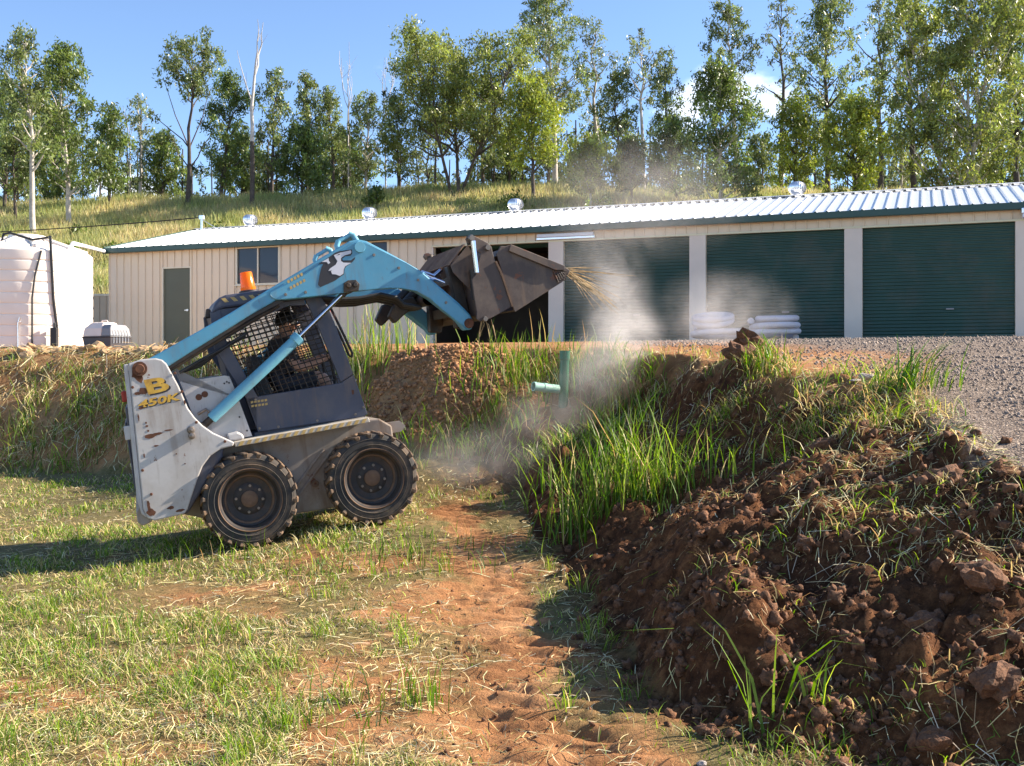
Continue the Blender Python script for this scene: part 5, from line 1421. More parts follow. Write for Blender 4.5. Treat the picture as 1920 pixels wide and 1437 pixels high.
clump(.98, 7.95, 190, .14, .22, .80, .009, 'tall green clump directly right of the biggest one on the bank', GM, (.05, .8), 1.3)
clump(.50, 9.1, 90, .18, .15, .42, .011, 'green clump at the dusty foot of the cut bank', GM, (.1, .6), 1.2)
clump(1.38, 7.7, 46, .22, .12, .40, .010, 'thin scattered blades over the dark shaded soil', GM, (.05, .5), 1.2)
clump(1.0, 4.32, 11, .035, .20, .62, .011, 'few long broad blades rising alone in the foreground soil', [(.6, GREEN), (.4, LIME)], (.05, .95))
clump(1.19, 4.32, 8, .03, .18, .32, .013, 'short fan of broad blades right of the lone long ones', [(.6, GREEN), (.4, LIME)], (.2, .7))
clump(1.16, 4.12, 110, .09, .05, .16, .006, 'low matted green tuft at the bottom right', GM, (.4, .95), 1.6)
clump(2.75, 7.7, 130, .11, .14, .46, .012, 'fan of blades leaning over the gravel edge', GM, (.3, .95), 1.4, ldir=.4)
clump(2.15, 9.4, 130, .10, .10, .34, .009, 'grass on the torn up sod at the bank crest', GM, (.2, .9)).__setitem__('kind', 'stuff')
clump(2.45, 8.4, 90, .18, .08, .28, .009, 'flattened grass between torn sod and gravel', GM, (.4, 1.0), 1.4)
clump(-1.72, 13.1, 170, .28, .25, .85, .013, 'tall seeding grass left of the soil mound', [(.4, GREEN), (.3, LIME), (.3, DRY)], (.05, .5), 1.3)
clump(.08, 12.2, 240, .30, .15, .5, .012, 'thick grass between the soil mound and the green pipe', GM, (.1, .7), 1.0)
clump(-.55, 11.45, 200, .28, .12, .42, .011, 'thick grass at the foot of the soil mound', GM, (.2, .8), 1.4)
clump(.62, 12.25, 160, .22, .12, .40, .011, 'grass behind the upright green pipe', GM, (.15, .7), 1.2)
clump(-.42, 4.75, 75, .075, .06, .30, .006, 'upright tuft in the lawn at the front, near the bare track', GM, (.05, .4))
clump(-.92, 4.55, 150, .14, .06, .2, .006, 'wide low dark green tuft in the foreground lawn', GM, (.4, .9), 1.5)
clump(-1.62, 5.9, 90, .10, .05, .17, .006, 'green tuft beside the middle bare patch', GM, (.3, .8), 1.5)
clump(-2.35, 5.75, 170, .20, .06, .18, .006, 'large green tuft at the left edge of the lawn', GM, (.3, .8), 1.4)
clump(-.72, 7.55, 240, .26, .06, .22, .007, 'lush grass before the front wheel', GM, (.2, .7), 1.2)
clump(-2.15, 7.72, 40, .10, .10, .26, .006, 'upright stems before the rear wheel', GM, (.05, .4), 2.4).__setitem__('kind', 'stuff')
clump(-5.6, 16.3, 160, .35, .15, .55, .014, 'green clump high on the left bank', GM, (.2, .8), 1.4)
clump(-4.7, 15.9, 150, .30, .15, .5, .014, 'green clump on the left bank near the loader tail', GM, (.2, .8), 1.3)
clump(-7.3, 16.9, 150, .35, .15, .6, .014, 'green clump at the far left of the bank', GM, (.2, .8), 1.3)
clump(-6.6, 16.1, 140, .35, .12, .4, .014, 'green patch low on the left bank', GM, (.3, .9), 1.5)

# hill grass: one face per blade, far away
nh = 420000
y = 40.5+RNG.random(nh)**.8*37; x = (RNG.random(nh)*2-1)*.60*y
nz = fbm(x*.14, y*.22, 4); n2_ = fbm(x*.6, y*.6+9, 3)
k = RNG.random(nh) < np.clip(.65+1.0*nz+.7*n2_, .12, 1)
x, y, nz, n2_ = x[k], y[k], nz[k], n2_[k]; n = len(x); z = height(x, y)-.05
h = (.22+.50*RNG.random(n)**1.4)*(1+.6*nz); a_ = RNG.random(n)*6.283; l_ = h*(.15+.5*RNG.random(n)); f_ = RNG.random(n)*6.283; w_ = .022+.022*RNG.random(n)
tip = np.stack([x+np.cos(a_)*l_, y+np.sin(a_)*l_, z+h], 1); b0 = np.stack([x-np.cos(f_)*w_, y-np.sin(f_)*w_, z], 1); b1_ = np.stack([x+np.cos(f_)*w_, y+np.sin(f_)*w_, z], 1)
co = np.stack([b0, b1_, tip], 1).reshape(-1, 3)
gsel = np.clip(.5+1.6*fbm(x*.22+7, y*.3, 3), 0, 1)[:, None]
cc = tints(n, [(.45, (.50, .43, .22)), (.3, (.40, .37, .17)), (.14, (.56, .46, .28))])*(1-gsel)+tints(n, [(.5, (.27, .31, .11)), (.5, (.36, .37, .15))])*gsel
hg = link_mesh('hill_grass', np_mesh('hill_grass', co, None, np.arange(n*3).reshape(-1, 3), np.repeat(cc, 3, axis=0)), M['grass'])
tag(hg, 'long yellowing grass covering the hillside', 'grass', kind='stuff')

# ------------------------------------------------------------------ trees
M['bark_pale'] = simple_mat('pale_bark', (0.46, 0.41, 0.36), 0.85, 0, 0.25, 3.0, (0.20, 0.15, 0.12), 0.6, 1.8, .2)
M['bark_dark'] = simple_mat('dark_bark', (0.075, 0.058, 0.050), 0.9, 0, 0.35, 4.0, (0.15, 0.12, 0.10), 0.5, 2.0, .3)
M['bark_dead'] = simple_mat('dead_white_wood', (0.50, 0.46, 0.44), 0.85, 0, 0.18, 3.0)
def leaf_mesh(centers, radii, n_per, size, tint, tint_var, rs):
    """leaf-sized faces in loose hanging sprays round each twig end"""
    P = []; C = []
    for (c_, r_, nn, tb) in zip(centers, radii, n_per, tint_var):
        ns = max(3, nn//20)                                     # sprays in a clump, each a hanging string of leaves
        v = rs.normal(0, 1, (ns, 3)); v /= np.linalg.norm(v, axis=1, keepdims=True)
        sc_ = np.array(c_)+v*rs.random((ns, 1))**.45*np.array(r_)*1.12
        k_ = rs.integers(0, ns, nn); f_ = rs.random((nn, 1))
        p = sc_[k_]+rs.normal(0, .10, (nn, 3))*(1+.6*np.array(r_).mean()); p[:, 2:3] -= f_*.38
        P.append(p); st = (1+rs.normal(0, .22, (ns, 1)))[k_]
        C.append(np.clip(np.array(tint)*tb*st*(1+rs.normal(0, .14, (nn, 1)))*(1+rs.normal(0, .05, (nn, 3))), .004, .6))
    P = np.concatenate(P); C = np.concatenate(C); n = len(P)
    d = rs.normal(0, 1, (n, 3)); d[:, 2] -= 1.0; d /= np.linalg.norm(d, axis=1, keepdims=True)
    s = np.cross(d, rs.normal(0, 1, (n, 3))); s /= np.linalg.norm(s, axis=1, keepdims=True)+1e-9
    L_ = (size*(.6+.8*rs.random(n)))[:, None]; W_ = L_*.34
    co = np.stack([P-d*L_*.5, P+s*W_*.5-d*L_*.05, P+d*L_*.5, P-s*W_*.5-d*L_*.05], 1).reshape(-1, 3)
    q = np.arange(n*4).reshape(-1, 4)
    return co, q, np.repeat(C, 4, axis=0)
def limb(mb, a, b_, r0, r1, rs, seg=6, bend=.12, n=5):
    a = Vector(a); b_ = Vector(b_); L_ = (b_-a).length; pts = []; rs_ = []
    off = Vector(rs.normal(0, bend*L_*.5, 3))
    for i in range(n):
        t = i/(n-1); p = a.lerp(b_, t)+off*(4*t*(1-t))*.5
        if 0 < i < n-1: p += Vector(rs.normal(0, .02*L_, 3))
        pts.append(p); rs_.append(r0*(1-t)+r1*t)
    mb.tube(pts, rs_, seg, caps=False); return pts
def make_tree(x, y, h, r, cb, kind, bark, label, seed):
    r *= 1.14; h *= 1.02; cb *= .92
    rs = np.random.default_rng(seed); z0 = hgt(x, y)-.15
    root = empty('eucalyptus_tree', (x, y, z0)); tag(root, label, 'tree', 'eucalypts on the hill')
    mb = MB(); cen = []; rad_ = []; npl = []; tv = []
    tint = {'dense': (.135, .178, .052), 'loose': (.165, .198, .070), 'bright': (.25, .285, .06), 'broad': (.19, .218, .062), 'sparse': (.16, .185, .085), 'umbrella': (.145, .175, .058)}[kind]
    dens = {'dense': 1.25, 'loose': .95, 'bright': 1.3, 'broad': 1.1, 'sparse': .55, 'umbrella': .95}[kind]
    nst = {'broad': 3}.get(kind, 1)
    lean = rs.normal(0, .03*h, 2)
    tops = []
    for s in range(nst):
        bx_, by_ = (rs.normal(0, .35, 2) if nst > 1 else (0, 0))
        tx_, ty_ = lean[0]+(rs.normal(0, .45*r) if nst > 1 else 0), lean[1]+(rs.normal(0, .3*r) if nst > 1 else 0)
        pts = []; n = 9; R0 = .035+.0105*h*(.8 if nst > 1 else 1.15); rr_ = []
        hh2 = h*(.93 if s == 0 else .8)
        wob = rs.normal(0, .012*h, (n, 2)); wob[0] = 0
        for i in range(n):
            t = i/(n-1); pts.append((bx_+(tx_-bx_)*t+wob[i, 0]*t, by_+(ty_-by_)*t+wob[i, 1]*t, hh2*t)); rr_.append(max(R0*(1-t)**.8, .018))
        mb.tube(pts, rr_, 7, caps=False); tops.append(pts)
    ncl = {'dense': 34, 'loose': 28, 'bright': 32, 'broad': 56, 'sparse': 18, 'umbrella': 24}[kind]
    ncl = int(ncl*np.clip(.6+.14*r*(h-cb)/4, .7, 1.9))
    for i in range(ncl):
        t = (i+.5)/ncl; a = i*2.39996+rs.normal(0, .5)
        zf = t**.85
        zz = cb+(h-cb)*zf*.97
        env = {'umbrella': np.interp(zf, [0, .35, .75, 1], [.75, 1, .9, .35]), 'broad': np.interp(zf, [0, .3, .65, 1], [.75, 1, .85, .3]),
               'dense': np.interp(zf, [0, .3, .7, 1], [.8, 1, .75, .2])}.get(kind, np.interp(zf, [0, .25, .6, 1], [.55, .95, .85, .25]))
        rr_ = r*env*(.12+.80*rs.random()**.7)
        tt = min(zz/h, .97); st_ = tops[i % len(tops)]; k_ = min(int(tt*8), 7)
        ax_, ay_ = st_[k_][0], st_[k_][1]
        c_ = (ax_+rr_*math.cos(a), ay_+rr_*math.sin(a), zz+rs.normal(0, .15))
        cr = (.42+.34*rs.random())*(.62+.24*r)*(.9 if kind in ('sparse', 'loose') else 1)
        cen.append(c_); rad_.append((cr, cr, cr*.75))
        npl.append(int(dens*(70+230*cr*cr))); tv.append(.62+.75*rs.random())
        zb_ = max(zz-rr_*(.55+.4*rs.random())-.2, cb*.75, .5); kb = min(zb_/(h*.93), .97); i0 = min(int(kb*8), 7); f_ = kb*8-i0
        p0 = Vector(st_[i0]).lerp(Vector(st_[i0+1]), min(f_, 1))
        limb(mb, p0, c_, .018+.0060*h*(1-.6*t)*(1 if i % 2 == 0 else .55), .010, rs, 5)
    if kind == 'umbrella':      # low side limbs with tufts
        for a_, z_, rr_ in ((-1, .42*h, r*.85), (1, .36*h, r*.75), (-1, .60*h, r*.55), (1, .58*h, r*.6), (-1, .30*h, r*.5)):
            c_ = (a_*rr_, rs.normal(0, .4), z_+.25*h*.5); limb(mb, tops[0][2 if z_ < .4*h else 3], c_, .05, .015, rs, 5)
            cen.append(c_); rad_.append((.5, .5, .35)); npl.append(70); tv.append(.7+.5*rs.random())
    # a few leaf sprays right on the stem so that the trunk is partly hidden
    mb.build('trunk', M['bark_pale' if bark == 'pale' else 'bark_dark'], root, smooth=60, fix=False)
    co, q, cc = leaf_mesh(cen, rad_, npl, .25, tint, tv, rs)
    link_mesh('crown', np_mesh('crown', co, q, None, cc), M['leaf'], root)
    return root
TREES = [
    (-27.46, 63, 11.94, 1.9, 5.27, 'loose', 'pale', 'tall eucalypt with slender pale trunk, nearest the water tank'),
    (-26.59, 66, 11.01, 2.18, 3.0, 'dense', 'pale', 'full crowned eucalypt with pale leaning trunk right of the nearest slender one'),
    (-34.2, 74, 8.76, 2.08, 1.94, 'dense', 'dark', 'dense dark eucalypt cut by the left edge of the photograph'),
    (-27.12, 74, 6.52, 1.22, 1.49, 'dense', 'dark', 'small rounded tree at right foot of the left tree cluster'),
    (-33.48, 80, 8.48, 2.14, 1.68, 'dense', 'dark', 'shaded tree filling the gap behind the two pale left trunks'),
    (-27.11, 80, 8.81, 1.01, 2.79, 'sparse', 'pale', 'thin nearly bare grey tree between left cluster and dark forked tree'),
    (-21.25, 72, 11.13, 2.17, 8.33, 'umbrella', 'dark', 'dark forked tree with umbrella crown standing alone against the sky'),
    (-26.07, 82, 6.41, 1.43, 2.23, 'dense', 'dark', 'low bushy tree under the left limbs of the umbrella crowned tree'),
    (-21.28, 80, 10.13, 1.79, 2.55, 'dense', 'dark', 'dense round crowned tree just left of the white dead trunk'),
    (-17.55, 80, 10.37, 1.86, 3.18, 'loose', 'dark', 'round topped tree just right of the white dead trunk'),
    (-14.15, 74, 5.05, 1.87, 0.99, 'dense', 'dark', 'low dense green tree on the grass line above the loader arm'),
    (-15.05, 82, 10.43, 1.27, 5.38, 'loose', 'dark', 'slim tree with tufted top above the low dense green tree'),
    (-13.22, 82, 9.48, 1.35, 4.31, 'loose', 'dark', 'thin dark trunked tree in front of the bare twiggy one'),
    (-10.8, 80, 8.54, 1.55, 2.91, 'loose', 'pale', 'pale trunked leafy tree left of the bare leaning stem'),
    (-7.82, 76, 7.02, 1.55, 1.05, 'loose', 'dark', 'black trunked narrow tree left of the broad spreading eucalypt'),
    (-6.83, 88, 7.97, 1.71, 3.7, 'sparse', 'dark', 'small sparse tree at left foot of the broad spreading eucalypt'),
    (-3.88, 74, 10.48, 4.02, 4.2, 'broad', 'dark', 'broad spreading eucalypt with several dark trunks, widest crown of the hill'),
    (-2.24, 84, 10.1, 1.83, 3.98, 'loose', 'dark', 'dark stemmed tree behind right half of the broad spreading eucalypt'),
    (1.36, 70, 7.72, 2.45, 2.62, 'bright', 'dark', 'bright yellow green tree in front of the very tall pale eucalypt'),
    (3.18, 80, 16.14, 3.42, 7.4, 'loose', 'pale', 'very tall pale trunked eucalypt reaching the top edge in the middle'),
    (-0.21, 88, 7.07, 1.79, 3.01, 'dense', 'dark', 'small shaded tree left of the bright yellow green tree'),
    (6.29, 82, 13.78, 1.75, 6.89, 'sparse', 'pale', 'tall thin white stemmed tree just right of the very tall pale eucalypt'),
    (7.76, 78, 8.87, 1.67, 3.84, 'loose', 'dark', 'dark stemmed tree with drooping crown above the dust'),
    (4.89, 68, 4.61, 1.72, 1.47, 'bright', 'pale', 'low bushy tree partly veiled by dust left of middle doors'),
    (9.08, 76, 10.8, 1.7, 7.19, 'sparse', 'pale', 'open crowned tree with white leaning trunk above the dust'),
    (11.43, 78, 9.85, 1.59, 2.58, 'loose', 'dark', 'leafy tree in the gap left of the big dense dusty tree'),
    (11.74, 62, 9.61, 2.29, 2.59, 'dense', 'pale', 'big dense tree rising from the dust above the roof'),
    (16.39, 80, 14.54, 2.02, 9.02, 'loose', 'pale', 'tall tree with pale crooked trunk and high tufted crown'),
    (19.5, 80, 15.1, 1.79, 7.14, 'sparse', 'dark', 'tall straggly tree with small separate tufts of leaves'),
    (16.98, 66, 7.11, 1.47, 2.47, 'bright', 'dark', 'medium tree with bright top left of the roof turbine at right'),
    (20.12, 70, 14.15, 2.58, 4.97, 'loose', 'dark', 'tall dark eucalypt directly above the right roof turbine'),
    (18.79, 60, 7.98, 2.21, 3.02, 'bright', 'dark', 'bright green rounded tree low above the right roof turbine'),
    (26.13, 78, 15.37, 2.35, 6.66, 'sparse', 'dark', 'tall thin crowned tree behind the bright green rounded one'),
    (24.22, 66, 14.59, 2.11, 4.82, 'loose', 'dark', 'tall dark straight trunked eucalypt right of the sky gap'),
    (23.99, 58, 13.84, 3.15, 3.56, 'broad', 'pale', 'large bright eucalypt with pale twin stems near the right edge'),
    (30.28, 66, 13.88, 2.11, 4.9, 'dense', 'dark', 'bluish dark tree cut by the right edge of the photograph'),
    (27.64, 78, 4.8, 1.59, 1.2, 'sparse', 'pale', 'thin young tree in the sky gap at right'),
    (33.05, 74, 5.93, 1.87, 1.08, 'dense', 'dark', 'lower leafy tree under the bluish tree at the right edge'),
    (10.53, 70, 5.49, 1.63, 1.08, 'dense', 'dark', 'dusty low tree left of the big dense dusty tree'),
    (18.25, 80, 5.17, 1.63, 1.29, 'loose', 'dark', 'low leafy tree behind pale crooked trunk'),
    (-21.08, 86, 7.34, 1.84, 3.16, 'dense', 'dark', 'shaded low tree behind base of the white dead trunk'),
    (-13.24, 88, 7.59, 1.97, 3.53, 'dense', 'dark', 'shaded low tree between two thin trees above the roof'),
    (-30.7, 68, 6.16, 1.58, 2.2, 'loose', 'dark', 'leafy tree low behind the left slender trunk'),
    (7.65, 70, 4.42, 1.36, 1.2, 'dense', 'dark', 'dark small tree standing in the thick of the dust'),
]
DEAD = [
    (-16.58, 70, 12.4, 'tall dead tree with blackened base and forked white top'),
    (-12.56, 84, 13.57, 'bare grey twiggy dead tree above the thin trees'),
    (-9.94, 86, 12.95, 'bare leaning dead stem left of the broad eucalypt'),
    (-29.24, 84, 9.75, 'short bare grey snag left of the thin grey tree'),
]

for i, (x, y, h, r, cb, kind, bark, label) in enumerate(TREES): make_tree(x, y, h, r, cb, kind, bark, label, 100+i)
for i, (x, y, h, label) in enumerate(DEAD):
    rs = np.random.default_rng(300+i); z0 = hgt(x, y)-.15
    root = empty('dead_tree', (x, y, z0)); tag(root, label, 'tree')
    mb = MB(); lo_ = MB()
    R0 = .10+.004*h if i == 0 else .06
    fk = h*(.36 if i == 0 else .5)
    b0 = [(0, 0, 0), (.05, 0, fk*.5), (.02, 0, fk)]
    lo_.tube(b0, [R0*1.1, R0, R0*.9], 8, caps=False)
    ends = [(.35, .1, h*.99), (.75, -.1, h*.97), (-.95, 0, h*.83)] if i == 0 else [(rs.normal(0, .6), rs.normal(0, .3), h*(.8+.2*rs.random())) for _ in range(4)]+[(.1, 0, h)]
    mid = (.18, 0, h*.70) if i == 0 else (0.05, 0, h*.62)
    limb(mb, (.02, 0, fk), mid, R0*.9, R0*.55, rs, 7, .03)
    for j, e_ in enumerate(ends):
        st_ = (.02, 0, fk) if (i == 0 and j == 2) else mid
        pts = limb(mb, st_, e_, R0*.5, .015, rs, 6, .10, 6)
        for _ in range(2): limb(mb, pts[3], Vector(pts[3])+Vector((rs.normal(0, .35), rs.normal(0, .2), .5+.5*rs.random())), .018, .008, rs, 4, .1)
    lo_.build('trunk', M['bark_dark' if i == 0 else 'bark_dead'], root, smooth=60, fix=False)
    mb.build('bare_limbs', M['bark_dead'], root, smooth=60, fix=False)
# stems standing in the left pasture and low shrubs on the slope
SHRUBS = [(-22.4, 56, 1.1, .8, 'leafy light green shrub behind the left roof corner'), (-20.8, 57, .8, .6, 'small shrub right behind the roof service bracket'), (-16.2, 60, 1.0, .7, 'dark green shrub on the slope above the left turbine vent'),
          (-8.6, 68, 1.7, 1.0, 'shrub at the foot of the black trunked tree'), (.2, 66, 1.3, 1.2, 'rounded shrub behind the middle roof turbine'), (-24.5, 62, .8, .7, 'small weedy shrub below the pale left trunks'),
          (5.2, 64, 1.6, 1.4, 'dusty shrub at the edge of the rising dust'), (9.5, 60, 1.7, 1.6, 'low scrub behind the dusty roof ridge'), (14.0, 58, 1.6, 1.5, 'pale scrub left of the right roof turbine'), (18.5, 57, 2.0, 1.7, 'scrub under the bright green rounded tree'),
          (23.0, 57, 2.0, 1.6, 'scrub at the foot of the large bright eucalypt')]
for i, (x, y, h, r, label) in enumerate(SHRUBS):
    rs = np.random.default_rng(500+i); root = empty('shrub', (x, y, hgt(x, y)-.1)); tag(root, label, 'shrub', 'shrubs on the hill slope')
    mb = MB(); cen = []; rad_ = []; npl = []; tv = []
    for k_ in range(9):
        a = k_*2.4; c_ = (r*.6*math.cos(a)*rs.random(), r*.6*math.sin(a)*rs.random(), h*(.35+.5*rs.random())); cen.append(c_); rad_.append((r*.45, r*.45, h*.28)); npl.append(60); tv.append(.7+.6*rs.random())
        limb(mb, (0, 0, 0), c_, .03, .01, rs, 5)
    mb.build('stem', M['bark_dark'], root, fix=False)
    co, q, cc = leaf_mesh(cen, rad_, npl, .26, (.105, .15, .032), tv, rs); link_mesh('foliage', np_mesh('foliage', co, q, None, cc), M['leaf'], root)
# far wood filling the ridge behind
cen = []; rad_ = []; npl = []; tv = []; rs = np.random.default_rng(77); tm = MB()
for i in range(210):
    y_ = 84+rs.random()*20; x_ = (rs.random()*2-1)*.60*y_; z_ = hgt(x_, y_); hh2 = 5.0+5.0*rs.random()**1.4
    tm.tube([(x_, y_, z_-.2), (x_+rs.normal(0, .2), y_, z_+hh2)], [.11, .05], 5, caps=False)
    for k_ in range(8):
        c_ = (x_+rs.normal(0, .8), y_+rs.normal(0, .8), z_+hh2*(.30+.72*rs.random())); cen.append(c_); rad_.append((.8, .8, .65)); npl.append(62); tv.append(.6+.6*rs.random())
co, q, cc = leaf_mesh(cen, rad_, npl, .34, (.13, .162, .068), tv, rs)
fw = link_mesh('far_wood', np_mesh('far_wood', co, q, None, cc), M['leaf']); tag(fw, 'far wood of thin trees beyond the hill crest', 'wood', kind='stuff')
tag(tm.build('far_trunks', M['bark_dark'], None, fix=False), 'thin trunks of the far wood beyond the crest', 'wood', kind='stuff')

# ------------------------------------------------------------------ clods, rocks, gravel
def rock_mesh(name, seed, sub=2, rough=.28, flat=.75, mat=None):
    bm = bmesh.new(); bmesh.ops.create_icosphere(bm, subdivisions=sub, radius=1.0)
    rs = np.random.default_rng(seed); o_ = rs.random(3)*50
    for v in bm.verts:
        p = v.co.copy(); n_ = perlin(np.array([p.x*1.3+o_[0]+p.z]), np.array([p.y*1.3+o_[1]-p.z*.7]))[0]*1.0 + perlin(np.array([p.x*3.1+o_[1]+p.z*2]), np.array([p.y*3.1+o_[2]+p.z]))[0]*.6
        v.co = p*(1+rough*n_); v.co.z *= flat
    me = bpy.data.meshes.new(name); bm.to_mesh(me); bm.free()
    if mat: me.materials.append(mat)
    return me
M['clod'] = simple_mat('red_brown_clod', (0.155, 0.068, 0.031), 0.95, 0, 0.5, 7, (0.06, 0.026, 0.012), 0.8, 11.0, 1.0)
M['crumb'] = simple_mat('soil_crumb', (0.155, 0.068, 0.031), 0.95, 0, 0.55, 55, (0.055, 0.024, 0.011), 0.85, 80.0, 1.0)
M['rock'] = simple_mat('yellow_clay_rock', (0.46, 0.29, 0.15), 0.9, 0, 0.35, 2.2, (0.25, 0.14, 0.07), 0.7, 3.0, .5, 'Object')
M['stone'] = simple_mat('grey_stone', (0.34, 0.29, 0.26), 0.8, 0, 0.3, 6, (0.2, 0.13, 0.08), 0.5, 5.0, .4)
clod_me = [rock_mesh('dirt_clod', 40+i, 3, .42, .8, M['clod']) for i in range(6)]
rock_me = [rock_mesh('rock', 60+i, 2, .34, .7, M['rock']) for i in range(5)]
stone_me = [rock_mesh('stone', 80+i, 2, .3, .6, M['stone']) for i in range(4)]
def put(name, me, x, y, s, label, cat, group, rot=None, sink=.3, stretch=(1, 1, 1)):
    o = bpy.data.objects.new(name, me); COL.objects.link(o)
    o.location = (x, y, hgt(x, y)+s*(.55-sink)); o.scale = (s*stretch[0], s*stretch[1], s*stretch[2]); o.rotation_euler = rot or (random.random()*.6, random.random()*.6, random.random()*6.28)
    return tag(o, label, cat, group)
BIGC = [(1.83, 4.15, .085, 'square edged clod at the bottom right corner'), (1.555, 4.05, .058, 'round clod left of the square edged one'), (2.0, 4.65, .095, 'large clod in the right foreground soil'), (1.73, 4.6, .075, 'clod in front of the large right one'),
        (2.12, 9.85, .16, 'torn up sod clod standing on the bank crest'), (2.00, 9.6, .12, 'dark clod under the torn up sod'), (2.27, 7.1, .10, 'clod below the gravel edge grass'), (1.95, 6.9, .09, 'clod halfway down the cut bank'),
        (.78, 4.35, .05, 'lone clod rolled onto the flat track'), (.52, 5.0, .04, 'small clod casting a long shadow on the track'), (2.2, 5.6, .10, 'clod high on the right bank'), (1.45, 5.4, .06, 'clod at the edge of the deep shade')]
for i, (x, y, s, l) in enumerate(BIGC): put('dirt_clod', clod_me[i % 6], x, y, s, l, 'clod', 'large clods on the cut bank', stretch=(1.15, .95, .9))
put('stone', stone_me[0], 1.47, 3.88, .05, 'pale flat stone at the bottom edge', 'stone', 'stones in the soil', (0, .1, .4), .3, (1.6, .9, .6))
put('stone', stone_me[1], 2.62, 8.1, .06, 'white stone by the leaning grass fan', 'stone', 'stones in the soil', (0, .2, .2), .2, (1.2, .8, .8))
put('stone', stone_me[2], 2.50, 8.0, .045, 'grey flat stone left of the white one', 'stone', 'stones in the soil', (0, .0, .9), .2, (1.5, .8, .5))
put('stone', stone_me[3], .70, 4.05, .018, 'small white pebble at the shadow edge', 'stone', 'stones in the soil', (0, 0, 0), .2)
rs = np.random.default_rng(21)
xs = np.linspace(-8.6, -4.55, 46)
cxs = [c_[0] for c_ in CREST]; cys = [c_[1] for c_ in CREST]
for i, x in enumerate(xs):
    y = np.interp(x, cxs, cys)+rs.normal(-.15, .16); x = x+rs.normal(0, .06)
    s = .05+.10*rs.random()**1.6
    put('rock', rock_me[i % 5], x, y, s, 'yellow brown rock in the rubble edge along the top of the left bank', 'rock', 'rubble rocks on the left bank', None, .42, (1.35, 1, .8))
# crumbs of soil: too many to count
def crumbs(name, x, y, s, mat, label, sub, seed, cat='soil'):
    bm = bmesh.new(); bmesh.ops.create_icosphere(bm, subdivisions=sub, radius=1.0)
    bv = np.array([v.co[:] for v in bm.verts]); bf = np.array([[v.index for v in f.verts] for f in bm.faces]); bm.free()
    rs = np.random.default_rng(seed); n = len(x); z = height(x, y)
    jit_ = 1+np.clip(rs.normal(0, .30, (n, len(bv), 1)), -.6, .7); sc = s[:, None, None]*(.7+.6*rs.random((n, 1, 3)))
    co = bv[None]*jit_*sc; a = rs.random(n)*6.28; ca, sa = np.cos(a)[:, None], np.sin(a)[:, None]
    X = co[..., 0]*ca-co[..., 1]*sa; Y = co[..., 0]*sa+co[..., 1]*ca
    co = np.stack([X+x[:, None], Y+y[:, None], co[..., 2]+(z+s*.25)[:, None]], -1).reshape(-1, 3)
    f = (bf[None]+(np.arange(n)*len(bv))[:, None, None]).reshape(-1, 3)
    o = link_mesh(name, np_mesh(name, co, None, f), mat); return tag(o, label, cat, kind='stuff')
x, y = sample_view(110000, 3.2, 11.5, .6, x_lo=-.7)
t, lo, up, df, dc, fr_, ba = zone(x, y); k = (RNG.random(len(x)) < fr_*np.clip(.45+.8*fbm(x*2, y*2, 3), .05, 1)*.75)
x, y = x[k], y[k]; s = .003+.022*RNG.random(len(x))**7
crumbs('soil_crumbs', x[(s < .016) & (s > .0065)], y[(s < .016) & (s > .0065)], s[(s < .016) & (s > .0065)], M['crumb'], 'loose red brown crumbs over the cut bank', 2, 1)
crumbs('fine_soil', x[s <= .0065], y[s <= .0065], s[s <= .0065]*1.1, M['crumb'], 'fine crumbly soil over the cut bank', 1, 7)
crumbs('small_clods', x[s >= .016], y[s >= .016], s[s >= .016]*1.15, M['crumb'], 'small red brown clods over the cut bank', 2, 2)
x, y = sample_view(1500, 3.2, 10, .5, x_lo=-.9, x_hi=.8); k = track_mask(x, y) > .2
crumbs('track_crumbs', x[k], y[k], .004+.010*RNG.random(k.sum())**2, M['crumb'], 'fine crumbs on the bare wheel track', 1, 3)
x = RNG.uniform(-2.0, .5, 9000); y = RNG.uniform(11.2, 13.2, 9000); k = np.exp(-((x+0.85)/0.8)**2-((y-12.3)/0.8)**2) > .35
M['mound'] = simple_mat('mound_soil', (0.40, 0.195, 0.088), 0.95, 0, 0.5, 22, (0.085, 0.05, 0.038), 0.8, 3.2, .8, 'Object', .52, .66)
crumbs('mound_crumbs', x[k], y[k], .007+.026*RNG.random(k.sum())**3.5, M['mound'], 'crumbly orange soil of the mound behind the loader', 1, 4)
# gravel
x, y = sample_view(60000, 4.2, 22, .62, x_lo=1.5)
t, lo, up, df, dc, fr_, ba = zone(x, y); k = up & (dc > .12) & (RNG.random(len(x)) < .75*sstep(.1, .7, dc+.4*perlin(x*1.3, y*1.3)))
x, y = x[k], y[k]
M['gravel'] = simple_mat('gravel', (0.23, 0.175, 0.14), 0.9, 0, 0.55, 30, (0.44, 0.35, 0.28), 0.8, 24.0)
crumbs('gravel', x, y, (.004+.008*RNG.random(len(x))**2.5+.0004*y), M['gravel'], 'loose grey brown gravel on the driveway', 1, 5, 'gravel')

